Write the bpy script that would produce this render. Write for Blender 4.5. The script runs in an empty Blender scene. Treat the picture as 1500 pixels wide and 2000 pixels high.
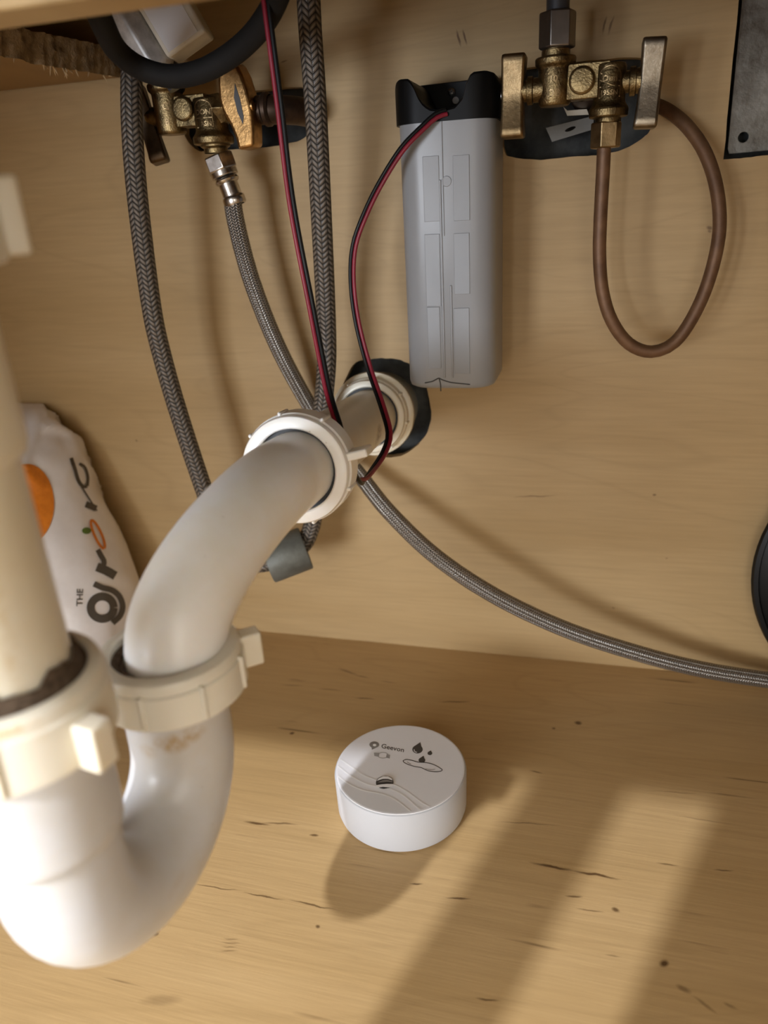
import bpy, bmesh, math, random
from mathutils import Vector, Matrix, Euler, noise
from mathutils.bvhtree import BVHTree
random.seed(7)
scene = bpy.context.scene
COL = scene.collection

# ------------------------------------------------------------------ camera
FPX, PITCH, ROLL, YAW = 1479.97, 0.387433, -0.058858, 0.283395
CAM = Vector((0.0, -0.42915, 0.28013))
_f = Vector((-math.sin(YAW)*math.cos(PITCH), math.cos(YAW)*math.cos(PITCH), -math.sin(PITCH)))
_r0 = Vector((math.cos(YAW), math.sin(YAW), 0)); _u0 = _r0.cross(_f)
RGT = math.cos(ROLL)*_r0 + math.sin(ROLL)*_u0
UPV = -math.sin(ROLL)*_r0 + math.cos(ROLL)*_u0
cd = bpy.data.cameras.new('camera'); cam = bpy.data.objects.new('camera', cd); COL.objects.link(cam)
m = Matrix((RGT, UPV, -_f)).transposed().to_4x4(); m.translation = CAM
cam.matrix_world = m
cd.sensor_fit = 'HORIZONTAL'; cd.sensor_width = 36; cd.lens = FPX/1500*36
cd.clip_start = 0.005; cd.clip_end = 20
cd.dof.use_dof = True; cd.dof.focus_distance = 0.345; cd.dof.aperture_fstop = 11
scene.camera = cam

# ------------------------------------------------------------------ world, lamp, exposure
w = bpy.data.worlds.new('room_air'); scene.world = w; w.use_nodes = True
bg = w.node_tree.nodes['Background']; bg.inputs[0].default_value = (1.0, 0.95, 0.86, 1); bg.inputs[1].default_value = 4.3
ld = bpy.data.lights.new('ceiling_lamp', 'SPOT'); lamp = bpy.data.objects.new('ceiling_lamp', ld); COL.objects.link(lamp)
lamp.location = (-0.80, -2.35, 2.00)
lamp.rotation_euler = (Vector((-0.08, -0.2, 0)) - lamp.location).to_track_quat('-Z', 'Y').to_euler()
ld.energy = 310; ld.color = (0.94, 0.98, 1.07); ld.shadow_soft_size = 0.035; ld.spot_size = math.radians(40)
wd_ = bpy.data.lights.new('window_glow', 'AREA'); win = bpy.data.objects.new('window_glow', wd_); COL.objects.link(win)   # low window across the room
wd_.shape = 'RECTANGLE'; wd_.size = 0.56; wd_.size_y = 0.22; wd_.energy = 11.2; wd_.color = (0.88, 0.97, 1.12)
win.location = (-0.48, -1.2, 0.17); win.rotation_euler = (Vector((-0.15, 0, 0.26)) - win.location).to_track_quat('-Z', 'Y').to_euler()
vs = scene.view_settings
vs.view_transform = 'Standard'; vs.look = 'None'; vs.gamma = 1; vs.use_curve_mapping = False; vs.exposure = 0.0
scene.cycles.max_bounces = 8; scene.cycles.diffuse_bounces = 5

# ------------------------------------------------------------------ measuring helpers: photo point -> place on a plane
def ray(px, py):
    return RGT*((px-750)/FPX) - UPV*((py-1000)/FPX) + _f
def P(px, py, Y):
    d = ray(px, py); return CAM + d*((Y-CAM.y)/d.y)
def PZ(px, py, Z=0.0):
    d = ray(px, py); return CAM + d*((Z-CAM.z)/d.z)

# ------------------------------------------------------------------ materials
MATS = {}
def nodes_of(name):
    mt = bpy.data.materials.new(name); mt.use_nodes = True
    nt = mt.node_tree; return mt, nt, nt.nodes['Principled BSDF']
def N(nt, t, **kw):
    n = nt.nodes.new(t)
    for k, v in kw.items(): setattr(n, k, v)
    return n
def noise_tex(nt, vec, scale, detail=4, rough=0.55, dist=0.0):
    n = N(nt, 'ShaderNodeTexNoise'); n.inputs['Scale'].default_value = scale
    n.inputs['Detail'].default_value = detail; n.inputs['Roughness'].default_value = rough; n.inputs['Distortion'].default_value = dist
    if vec is not None: nt.links.new(vec, n.inputs['Vector'])
    return n.outputs[0]
def ramp(nt, fac, stops):
    r = N(nt, 'ShaderNodeValToRGB'); e = r.color_ramp.elements
    while len(e) < len(stops): e.new(0.5)
    for i, (p, c) in enumerate(stops):
        e[i].position = p; e[i].color = (*c, 1) if len(c) == 3 else c
    nt.links.new(fac, r.inputs[0]); return r.outputs[0]
def mixc(nt, fac, a, b, mode='MIX'):
    n = N(nt, 'ShaderNodeMix', data_type='RGBA', blend_type=mode)
    for s, v in ((n.inputs[0], fac), (n.inputs[6], a), (n.inputs[7], b)):
        if isinstance(v, (int, float)): s.default_value = v
        elif isinstance(v, tuple): s.default_value = (*v, 1)
        else: nt.links.new(v, s)
    return n.outputs[2]
def mth(nt, op, a, b=0.0):
    n = N(nt, 'ShaderNodeMath', operation=op)
    for s, v in ((n.inputs[0], a), (n.inputs[1], b)):
        if isinstance(v, (int, float)): s.default_value = v
        else: nt.links.new(v, s)
    return n.outputs[0]
def mapping(nt, vec, loc=(0,0,0), rot=(0,0,0), scale=(1,1,1), typ='POINT'):
    n = N(nt, 'ShaderNodeMapping', vector_type=typ)
    n.inputs[1].default_value = loc; n.inputs[2].default_value = rot; n.inputs[3].default_value = scale
    nt.links.new(vec, n.inputs[0]); return n.outputs[0]
def bump(nt, b, h, strength, dist):
    n = N(nt, 'ShaderNodeBump'); n.inputs['Strength'].default_value = strength; n.inputs['Distance'].default_value = dist
    nt.links.new(h, n.inputs['Height']); nt.links.new(n.outputs[0], b.inputs['Normal'])
def strokes(nt, vec, lst):
    """union of soft ellipsoids (loc, rot, scale, strength): shaped marks and stains"""
    out = None
    for loc, rot, sc, st in lst:
        v = mapping(nt, vec, loc, rot, sc, 'TEXTURE')
        l = N(nt, 'ShaderNodeVectorMath', operation='LENGTH'); nt.links.new(v, l.inputs[0])
        mr = N(nt, 'ShaderNodeMapRange'); nt.links.new(l.outputs['Value'], mr.inputs[0])
        mr.inputs[1].default_value = 1.0; mr.inputs[2].default_value = 0.35; mr.inputs[3].default_value = 0; mr.inputs[4].default_value = st
        out = mr.outputs[0] if out is None else mth(nt, 'MAXIMUM', out, mr.outputs[0])
    return out
def plain(name, col, rough=0.5, metal=0.0, var=0.12, nscale=60, bumpd=0.0, spec=0.5, col2=None, coat=0.0):
    mt, nt, b = nodes_of(name)
    g = N(nt, 'ShaderNodeNewGeometry').outputs['Position']
    n = noise_tex(nt, g, nscale, 5, 0.6)
    c2 = col2 if col2 else tuple(c*(1-var*2) for c in col)
    c = ramp(nt, n, [(0.3, c2), (0.65, col)])
    nt.links.new(c, b.inputs['Base Color']); b.inputs['Roughness'].default_value = rough; b.inputs['Metallic'].default_value = metal
    b.inputs['Specular IOR Level'].default_value = spec; b.inputs['Coat Weight'].default_value = coat
    if bumpd: bump(nt, b, noise_tex(nt, g, nscale*6, 4), 0.5, bumpd)
    MATS[name] = mt; return mt

def px_stroke_floor(x0, y0, x1, y1, wpx, st):
    a = PZ(x0, y0); b = PZ(x1, y1); d = b-a
    s = 0.00026
    return ((*((a+b)/2).to_2d(), 0.0), (0, 0, math.atan2(d.y, d.x)), (max(d.length/2, wpx*s*0.7)+0.0004, wpx*s*0.75, 1.0), st)
def px_stroke_wall(x0, y0, x1, y1, wpx, st):
    a = P(x0, y0, 0); b = P(x1, y1, 0); d = b-a
    c = (a+b)/2; s = 0.00028
    return ((c.x, 0, c.z), (0, -math.atan2(d.z, d.x), 0), (max(d.length/2, wpx*s*0.7)+0.0004, 1.0, wpx*s*0.75), st)

def plywood(name, tall, marks, light, mid, dark, streak=0.6):
    mt, nt, b = nodes_of(name)
    g = N(nt, 'ShaderNodeNewGeometry').outputs['Position']
    wob = noise_tex(nt, g, 9, 2)
    if tall: v = mapping(nt, g, scale=(1, 0.2, 1)); k = (3.2, 1, 17); kf = (22, 10, 420)
    else:    v = g; k = (3.2, 17, 1); kf = (22, 420, 10)
    big = noise_tex(nt, mapping(nt, v, scale=k), 1.0, 3, 0.5, 0.6)
    # broad rotary-cut figure: contour lines of a stretched noise
    field = noise_tex(nt, mapping(nt, v, loc=(3.1, 1.7, 0.4), scale=tuple(x*0.9 for x in k)), 1.0, 1.5, 0.45, 0.9)
    rings = mth(nt, 'PINGPONG', mth(nt, 'MULTIPLY', field, 9.0), 0.5)
    rings = ramp(nt, mth(nt, 'MULTIPLY', rings, 2.0), [(0.0, (1,1,1)), (0.22, (0.12,0.12,0.12)), (1.0, (0,0,0))])
    fine = noise_tex(nt, mapping(nt, v, scale=kf), 1.0, 4, 0.6)
    c = ramp(nt, big, [(0.25, mid), (0.6, light), (0.8, mid)])
    c = mixc(nt, mth(nt, 'MULTIPLY', rings, 0.20), c, tuple(x*0.74 for x in mid))
    f2 = ramp(nt, fine, [(0.35, (1,1,1)), (0.62, (0,0,0))])
    c = mixc(nt, mth(nt, 'MULTIPLY', f2, 0.24), c, tuple(x*0.72 for x in mid))
    # short dark pores and cracks following the grain
    ks = (14, 1, 330) if tall else (14, 330, 1)
    st = noise_tex(nt, mapping(nt, v, loc=(7.7, 2.1, 5.0), scale=ks), 1.0, 1, 0.4, 0.4)
    gate = noise_tex(nt, g, 26, 2)
    st = ramp(nt, st, [(0.675, (0,0,0)), (0.78, (1,1,1))]); gt = ramp(nt, gate, [(0.50, (0,0,0)), (0.68, (1,1,1))])
    sm = mth(nt, 'MULTIPLY', mth(nt, 'MULTIPLY', st, gt), streak)
    c = mixc(nt, sm, c, dark)
    if marks:
        jit = N(nt, 'ShaderNodeVectorMath', operation='MULTIPLY_ADD')
        nz = N(nt, 'ShaderNodeTexNoise'); nz.inputs['Scale'].default_value = 90; nz.inputs['Detail'].default_value = 4; nt.links.new(g, nz.inputs['Vector'])
        nt.links.new(nz.outputs['Color'], jit.inputs[0]); jit.inputs[1].default_value = (0.003, 0.003, 0.003)
        off = mapping(nt, g, loc=(-0.0015, -0.0015, -0.0015)); nt.links.new(off, jit.inputs[2])
        mk = strokes(nt, jit.outputs[0], marks)
        c = mixc(nt, mk, c, dark)
    nt.links.new(c, b.inputs['Base Color']); b.inputs['Roughness'].default_value = 0.55; b.inputs['Specular IOR Level'].default_value = 0.35
    bump(nt, b, fine, 0.25, 0.0004)
    MATS[name] = mt; return mt

fm = [(1030,1682,1130,1704,5,1),(1110,1700,1216,1719,5,1),(958,1603,1098,1612,2.5,.6),(1253,1543,1378,1550,2,.45),(853,1371,923,1369,4,.85),
      (1126,1413,1132,1413,11,1),(1079,1422,1082,1422,6,.8),(1033,1505,1061,1511,4,.7),(1103,1751,1136,1752,4,.8),(1122,1774,1183,1782,3,.6),
      (1194,1774,1208,1781,7,.9),(1287,1884,1307,1879,9,1),(1318,1923,1350,1940,8,.6),(1350,1945,1402,1979,5,.5),(870,1753,919,1757,4,.9),(800,1725,828,1727,4,.9),
      (928,1950,977,1955,3,.8),(1393,1698,1435,1700,3,.7),(1281,1685,1327,1691,3.5,.7),(365,1725,480,1741,2.5,.7),(470,1740,560,1758,3,.85),(560,1757,660,1777,3,.85),
      (476,1603,530,1613,5,.95),(510,1607,587,1611,4,.7),(603,1631,622,1632,5,.9),(566,1433,576,1431,8,.95),(660,1305,700,1318,7,.55),(690,1318,722,1324,4,.6),
      (545,1337,595,1339,3,.6),(690,1362,735,1365,4,.8),(620,1345,670,1350,3,.6),(304,1823,307,1823,6,1),(620,1810,623,1810,5,.9),
      (436,1832,466,1836,2.5,.5),(432,1840,470,1844,2.5,.5),(430,1848,462,1852,2.5,.45),(428,1856,466,1860,2.5,.5),(270,1956,360,1950,14,.35),
      (1310,1590,1440,1612,2.5,.35),(1180,1865,1215,1868,3,.45),(900,1480,960,1484,3,.3),(1412,1958,1440,1972,5,.5),(560,1325,600,1330,3,.5),(740,1330,780,1335,3,.5)]
wm = [(1000,971,1090,968,3,.6),(1276,967,1280,967,5,.8),(891,58,901,90,3.5,.9),(903,56,912,88,3.5,.9),(1185,29,1178,68,3.5,.8),(1200,29,1189,68,3.5,.7),
      (1380,444,1392,446,6,.75),(1384,450,1388,452,5,.6),(1195,1187,1200,1188,4,.5),(1300,1090,1304,1090,3,.5),(266,860,269,861,4,.8),(548,122,562,118,3,.7)]
plywood('floor_plywood', False, [px_stroke_floor(*s) for s in fm], (0.525,0.352,0.165), (0.445,0.285,0.118), (0.115,0.06,0.022), 0.85)
plywood('wall_plywood', True, [px_stroke_wall(*s) for s in wm], (0.445,0.305,0.146), (0.385,0.253,0.110), (0.13,0.07,0.03), 0.12)
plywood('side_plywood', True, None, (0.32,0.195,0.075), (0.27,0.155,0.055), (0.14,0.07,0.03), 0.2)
plywood('board_wood', True, None, (0.46,0.31,0.14), (0.41,0.265,0.105), (0.16,0.08,0.03), 0.2)
plain('sawn_edge', (0.33,0.235,0.13), 0.9, 0, nscale=140, col2=(0.17,0.11,0.055), bumpd=0.0015)
plain('splinter', (0.68,0.5,0.28), 0.8)
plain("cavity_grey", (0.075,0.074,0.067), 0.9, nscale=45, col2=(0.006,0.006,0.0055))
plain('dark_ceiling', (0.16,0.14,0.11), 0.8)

def pvc(name, col, marks=None, mcol=(0.30,0.19,0.08), rough=0.32):
    mt, nt, b = nodes_of(name)
    g = N(nt, 'ShaderNodeNewGeometry').outputs['Position']
    n = noise_tex(nt, g, 34, 4, 0.6)
    c = ramp(nt, n, [(0.32, tuple(x*y for x, y in zip(col, (0.96,0.92,0.84)))), (0.6, col)])
    sp = noise_tex(nt, g, 520, 2); sp = ramp(nt, sp, [(0.74, (0,0,0)), (0.80, (0.6,0.6,0.6))])
    c = mixc(nt, sp, c, (0.34,0.27,0.18))
    if marks:
        tex = noise_tex(nt, g, 260, 4, 0.7)
        edge = ramp(nt, tex, [(0.36, (0.1,0.1,0.1)), (0.62, (1,1,1))])
        mk = mth(nt, 'MULTIPLY', strokes(nt, g, marks), edge)
        c = mixc(nt, mk, c, mcol)
    nt.links.new(c, b.inputs['Base Color']); b.inputs['Roughness'].default_value = rough
    b.inputs['Subsurface Weight'].default_value = 0.15; b.inputs['Subsurface Radius'].default_value = (0.004,0.003,0.002); b.inputs['Subsurface Scale'].default_value = 1.0
    MATS[name] = mt
pvc('pvc_white', (0.91,0.89,0.85))
pvc('pvc_cream', (0.80,0.755,0.64))
pvc('pvc_aged', (0.74,0.68,0.54))
plain('grime', (0.05,0.028,0.012), 0.95, nscale=700, col2=(0.16,0.11,0.07), bumpd=0.001)
plain('rubber_washer', (0.045,0.047,0.05), 0.6)
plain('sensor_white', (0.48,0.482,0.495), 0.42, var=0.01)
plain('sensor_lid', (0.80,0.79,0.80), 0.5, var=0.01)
plain('print_dark', (0.055,0.05,0.045), 0.5)
plain('print_grey', (0.23,0.215,0.20), 0.5)
plain('print_midgrey', (0.40,0.385,0.37), 0.5)
plain('print_light', (0.88,0.87,0.86), 0.5, var=0.01)
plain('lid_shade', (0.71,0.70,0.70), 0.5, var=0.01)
plain('battery_grey', (0.31,0.318,0.33), 0.36, nscale=20, var=0.04)
plain('panel_grey', (0.292,0.30,0.312), 0.38, nscale=20, var=0.04)
plain('cap_black', (0.006,0.006,0.006), 0.45, spec=0.18)
plain('screw_steel', (0.45,0.44,0.42), 0.35, 1.0)
plain('red_wire', (0.24,0.012,0.028), 0.42)
plain('black_wire', (0.006,0.006,0.006), 0.42, spec=0.3)
plain('black_rubber', (0.014,0.0125,0.011), 0.75, spec=0.15)
plain('black_gloss', (0.006,0.006,0.006), 0.3, spec=0.2)
plain('brass_old', (0.30,0.215,0.10), 0.38, 1.0, nscale=190, col2=(0.085,0.058,0.028), bumpd=0.0005)
plain('brass_lever', (0.40,0.28,0.145), 0.38, 1.0, nscale=120, col2=(0.20,0.14,0.07), bumpd=0.0002)
plain('brass_orange', (0.62,0.36,0.14), 0.34, 1.0, nscale=120, col2=(0.26,0.145,0.055), bumpd=0.0002)
plain('lever_dark', (0.16,0.11,0.07), 0.45, 1.0, nscale=150, col2=(0.08,0.055,0.035))
plain('lever_pewter', (0.33,0.275,0.20), 0.38, 1.0, nscale=110, col2=(0.16,0.125,0.085), bumpd=0.0002)
plain('nut_grey', (0.24,0.215,0.19), 0.42, 1.0, nscale=150, col2=(0.19,0.17,0.15))
plain('nut_chrome', (0.72,0.68,0.63), 0.26, 1.0, nscale=260, col2=(0.40,0.35,0.30))
plain('dark_pipe', (0.07,0.07,0.073), 0.45, 0.5)
plain('copper_dull', (0.17,0.088,0.042), 0.5, 0.35, nscale=120, col2=(0.10,0.048,0.022))
plain('copper_pipe', (0.13,0.075,0.045), 0.45, 0.8, nscale=60, col2=(0.04,0.025,0.016))
plain('galvanised', (0.26,0.25,0.22), 0.55, 0.5, nscale=60, col2=(0.10,0.085,0.065), bumpd=0.0006)
plain('lead_grey', (0.16,0.165,0.145), 0.55, 0.35, nscale=90, col2=(0.10,0.10,0.085), bumpd=0.0003)
plain('strap_grey', (0.16,0.15,0.13), 0.6, 0.3)
plain('paper_scrap', (0.55,0.5,0.4), 0.9)
plain('label_white', (0.72,0.71,0.72), 0.45, var=0.02)
plain('box_white', (0.66,0.62,0.52), 0.5)
plain('cast_metal', (0.62,0.60,0.57), 0.42, 0.55, nscale=140, col2=(0.36,0.34,0.31))
plain('bag_text', (0.10,0.085,0.07), 0.6)
plain('bag_orange', (0.78,0.24,0.02), 0.5, nscale=200, col2=(0.62,0.17,0.01))
plain('bag_green', (0.12,0.22,0.03), 0.5)
def bag_mat():
    mt, nt, b = nodes_of('bag_film')
    g = N(nt, 'ShaderNodeNewGeometry').outputs['Position']
    n = noise_tex(nt, g, 45, 4, 0.6); c = ramp(nt, n, [(0.3, (0.80,0.77,0.77)), (0.65, (0.88,0.86,0.87))])
    nt.links.new(c, b.inputs['Base Color']); b.inputs['Roughness'].default_value = 0.33
    MATS['bag_film'] = mt
bag_mat()
def braid(name, light, dark, cols, pitch, metal, rough):
    mt, nt, b = nodes_of(name)
    uv = N(nt, 'ShaderNodeUVMap').outputs[0]
    s = N(nt, 'ShaderNodeSeparateXYZ'); nt.links.new(uv, s.inputs[0])
    u = mth(nt, 'MULTIPLY', s.outputs[0], cols); v = mth(nt, 'DIVIDE', s.outputs[1], pitch)
    zig = mth(nt, 'PINGPONG', u, 1.0)
    ph = mth(nt, 'ADD', v, mth(nt, 'MULTIPLY', zig, 0.95))
    st = mth(nt, 'PINGPONG', ph, 0.5); st = mth(nt, 'MULTIPLY', st, 2.0)
    col = mth(nt, 'PINGPONG', u, 0.5); edge = mth(nt, 'MULTIPLY', mth(nt, 'MINIMUM', mth(nt, 'MULTIPLY', zig, 1.0), mth(nt, 'SUBTRACT', 1.0, zig)), 2.0)
    h = mth(nt, 'MULTIPLY', mth(nt, 'POWER', st, 0.7), mth(nt, 'POWER', mth(nt, 'MAXIMUM', edge, 0.02), 0.35))
    fine = mth(nt, 'PINGPONG', mth(nt, 'MULTIPLY', ph, 4.0), 0.5)
    h2 = mth(nt, 'ADD', h, mth(nt, 'MULTIPLY', fine, 0.15))
    c = ramp(nt, h2, [(0.15, dark), (0.85, light)])
    nt.links.new(c, b.inputs['Base Color']); b.inputs['Roughness'].default_value = rough; b.inputs['Metallic'].default_value = metal
    bump(nt, b, h2, 0.8, 0.0006)
    MATS[name] = mt
braid('nylon_braid', (0.185,0.148,0.112), (0.006,0.0045,0.003), 10, 0.0026, 0.0, 0.45)
braid('steel_braid', (0.56,0.52,0.47), (0.04,0.034,0.028), 18, 0.0014, 0.85, 0.33)

# ------------------------------------------------------------------ object helpers
def setp(o, label=None, cat=None, group=None, kind=None):
    if label: o['label'] = label
    if cat: o['category'] = cat
    if group: o['group'] = group
    if kind: o['kind'] = kind
    return o
def thing(name, loc, label, cat, group=None):
    o = bpy.data.objects.new(name, None); COL.objects.link(o); o.location = loc; o.empty_display_size = 0.01
    return setp(o, label, cat, group)
def wloc(o):
    v = Vector((0,0,0))
    while o: v += o.location; o = o.parent
    return v
def mk(name, bm, mat, parent=None, label=None, cat=None, kind=None, group=None, smooth=40, bevel=0.0, seg=2, sub=0):
    """link a bmesh given in world coordinates as ONE mesh object; children sit at their parent's origin"""
    bmesh.ops.recalc_face_normals(bm, faces=bm.faces)
    off = Vector((0,0,0))
    if parent is None:
        xs = [v.co for v in bm.verts]
        lo = [min(c[i] for c in xs) for i in range(3)]; hi = [max(c[i] for c in xs) for i in range(3)]
        off = Vector(((lo[0]+hi[0])/2, (lo[1]+hi[1])/2, lo[2])); base = off
    else: base = wloc(parent)
    bmesh.ops.translate(bm, verts=bm.verts, vec=-base)
    me = bpy.data.meshes.new(name); bm.to_mesh(me); bm.free()
    o = bpy.data.objects.new(name, me); COL.objects.link(o); o.parent = parent
    if parent is None: o.location = off
    me.materials.append(MATS[mat] if isinstance(mat, str) else mat)
    if smooth:
        for p in me.polygons: p.use_smooth = True
        try: me.set_sharp_from_angle(angle=math.radians(smooth))
        except Exception: pass
    if bevel:
        bv = o.modifiers.new('bevel', 'BEVEL'); bv.width = bevel; bv.segments = seg; bv.limit_method = 'ANGLE'; bv.angle_limit = math.radians(35)
        bv.harden_normals = False
    if sub:
        s = o.modifiers.new('sub', 'SUBSURF'); s.levels = sub; s.render_levels = sub
    return setp(o, label, cat, group, kind)
def add_box(bm, lo, hi, mat=None):
    vs_ = [bm.verts.new((x, y, z)) for x in (lo[0], hi[0]) for y in (lo[1], hi[1]) for z in (lo[2], hi[2])]
    for f in ((0,1,3,2),(4,6,7,5),(0,4,5,1),(2,3,7,6),(0,2,6,4),(1,5,7,3)): bm.faces.new([vs_[i] for i in f])
    if mat is not None: bmesh.ops.transform(bm, matrix=mat, verts=vs_)
    return vs_
def frame(axis, ref=(0,0,1)):
    a = Vector(axis).normalized(); r = Vector(ref)
    if abs(a.dot(r)) > 0.95: r = Vector((1,0,0)) if abs(a.x) < 0.9 else Vector((0,1,0))
    x = r.cross(a).normalized(); y = a.cross(x)
    return x, y, a
def add_lathe(bm, org, axis, prof, n=40, closed=False, sides=None):
    """prof: (r, h) along axis; r == 0 ends become caps"""
    x, y, a = frame(axis); org = Vector(org); rings = []
    n = sides or n
    for r, h in prof:
        if r <= 1e-7: rings.append([bm.verts.new(org+a*h)])
        else: rings.append([bm.verts.new(org + a*h + (x*math.cos(2*math.pi*k/n)+y*math.sin(2*math.pi*k/n))*r) for k in range(n)])
    seq = list(zip(rings, rings[1:])) + ([(rings[-1], rings[0])] if closed else [])
    for p, q in seq:
        for k in range(n):
            k2 = (k+1) % n
            if len(p) == 1 and len(q) == 1: continue
            if len(p) == 1: bm.faces.new((p[0], q[k], q[k2]))
            elif len(q) == 1: bm.faces.new((p[k], q[0], p[k2]))
            else: bm.faces.new((p[k], q[k], q[k2], p[k2]))
def lathe(name, org, axis, prof, mat, parent=None, **kw):
    bm = bmesh.new(); n = kw.pop('n', 40); cl = kw.pop('closed', False); add_lathe(bm, org, axis, prof, n, cl)
    return mk(name, bm, mat, parent, **kw)
def smooth_path(pts, step=0.003):
    pts = [Vector(p) for p in pts]; out = []
    ext = [pts[0]*2-pts[1]] + pts + [pts[-1]*2-pts[-2]]
    for i in range(1, len(ext)-2):
        p0, p1, p2, p3 = ext[i-1:i+3]; n = max(2, int((p2-p1).length/step))
        for k in range(n):
            t = k/n
            out.append(0.5*((2*p1)+(-p0+p2)*t+(2*p0-5*p1+4*p2-p3)*t*t+(-p0+3*p1-3*p2+p3)*t**3))
    out.append(pts[-1]); return out
def add_tube(bm, path, r, n=20, cap=True, uv=True):
    rad = r if callable(r) else (lambda s: r)
    T = []
    for i in range(len(path)):
        a = path[max(0, i-1)]; b = path[min(len(path)-1, i+1)]; T.append((b-a).normalized())
    x, y, _ = frame(T[0]); rings = []; s = 0.0; lay = bm.loops.layers.uv.verify() if uv else None; S = []
    for i, p in enumerate(path):
        if i:
            s += (path[i]-path[i-1]).length
            x = (x - T[i]*x.dot(T[i])).normalized(); y = T[i].cross(x)
        S.append(s); rr = rad(s)
        rings.append([bm.verts.new(p+(x*math.cos(2*math.pi*k/n)+y*math.sin(2*math.pi*k/n))*rr) for k in range(n)])
    for i in range(len(rings)-1):
        for k in range(n):
            k2 = (k+1) % n
            f = bm.faces.new((rings[i][k], rings[i][k2], rings[i+1][k2], rings[i+1][k]))
            if uv:
                for l, (uu, vv) in zip(f.loops, ((k/n, S[i]), ((k+1)/n, S[i]), ((k+1)/n, S[i+1]), (k/n, S[i+1]))): l[lay].uv = (uu, vv)
    if cap:
        bm.faces.new(rings[0][::-1]); bm.faces.new(rings[-1])
def tube(name, pts, r, mat, parent=None, step=0.003, n=20, raw=False, **kw):
    bm = bmesh.new(); add_tube(bm, [Vector(p) for p in pts] if raw else smooth_path(pts, step), r, n); return mk(name, bm, mat, parent, **kw)
def add_prism(bm, poly, d):
    """poly: 3-D points of a flat outline, extruded by vector d"""
    a = [bm.verts.new(p) for p in poly]; b = [bm.verts.new(Vector(p)+Vector(d)) for p in poly]
    bm.faces.new(a); bm.faces.new(b[::-1])
    for i in range(len(a)):
        j = (i+1) % len(a); bm.faces.new((a[i], b[i], b[j], a[j]))
def add_plate_with_holes(bm, loops, d):
    """flat plate bounded by the first loop, pierced by the others, thickness vector d"""
    es = []
    for lp in loops:
        vv = [bm.verts.new(p) for p in lp]
        es += [bm.edges.new((vv[i], vv[(i+1) % len(vv)])) for i in range(len(vv))]
    r = bmesh.ops.triangle_fill(bm, use_beauty=True, use_dissolve=False, edges=es)
    fs = [g for g in r['geom'] if isinstance(g, bmesh.types.BMFace)]
    e = bmesh.ops.extrude_face_region(bm, geom=fs)
    bmesh.ops.translate(bm, verts=[g for g in e['geom'] if isinstance(g, bmesh.types.BMVert)], vec=Vector(d))
def text_faces(body, offset=0.0, res=4):
    cu = bpy.data.curves.new('lettering', 'FONT'); cu.body = body; cu.size = 1.0; cu.offset = offset; cu.resolution_u = res; cu.align_x = 'LEFT'
    o = bpy.data.objects.new('lettering', cu); COL.objects.link(o)
    dg = bpy.context.evaluated_depsgraph_get(); me = bpy.data.meshes.new_from_object(o.evaluated_get(dg))
    vs_ = [v.co.copy() for v in me.vertices]; fs = [tuple(p.vertices) for p in me.polygons]
    bpy.data.objects.remove(o); bpy.data.curves.remove(cu); bpy.data.meshes.remove(me)
    return vs_, fs
def add_faces(bm, pts, fs):
    vv = [bm.verts.new(p) for p in pts]
    for f in fs:
        try: bm.faces.new([vv[i] for i in f])
        except ValueError: pass
def circle2(cx, cy, rx, ry=None, n=28, a0=0.0, a1=2*math.pi):
    ry = rx if ry is None else ry
    return [(cx+rx*math.cos(a0+(a1-a0)*k/n), cy+ry*math.sin(a0+(a1-a0)*k/n)) for k in range(n)]
def ribbon2(pts, wd):
    pts = [Vector(p) for p in pts]; L, R_ = [], []
    for i, p in enumerate(pts):
        t = (pts[min(i+1, len(pts)-1)]-pts[max(i-1, 0)]).normalized(); nn = Vector((-t.y, t.x))*wd/2
        L.append(p+nn); R_.append(p-nn)
    quads = []
    for i in range(len(pts)-1): quads.append((L[i], L[i+1], R_[i+1], R_[i]))
    return quads
def smooth2(pts, k=6):
    return [(p.x, p.y) for p in smooth_path([(x, y, 0) for x, y in pts], step=1e9)] if k == 0 else _sm2(pts, k)
def _sm2(pts, k):
    v = [Vector((x, y, 0)) for x, y in pts]; ext = [v[0]*2-v[1]] + v + [v[-1]*2-v[-2]]; out = []
    for i in range(1, len(ext)-2):
        p0, p1, p2, p3 = ext[i-1:i+3]
        for j in range(k):
            t = j/k; q = 0.5*((2*p1)+(-p0+p2)*t+(2*p0-5*p1+4*p2-p3)*t*t+(-p0+3*p1-3*p2+p3)*t**3); out.append((q.x, q.y))
    out.append((v[-1].x, v[-1].y)); return out
def struct(name, bm, mat, label, **kw):
    return mk(name, bm, mat, None, label, kw.pop('cat', 'wall'), 'structure', **kw)

# ================================================================== THE CABINET
XL, XR, ZT, YF = -0.405, 0.31, 0.47, -0.50
bm = bmesh.new(); add_box(bm, (XL, YF-0.02, -0.012), (XR, 0.008, 0)); struct('floor', bm, 'floor_plywood', 'pale birch plywood cabinet floor with dark streaks', cat='floor', smooth=0)

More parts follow.
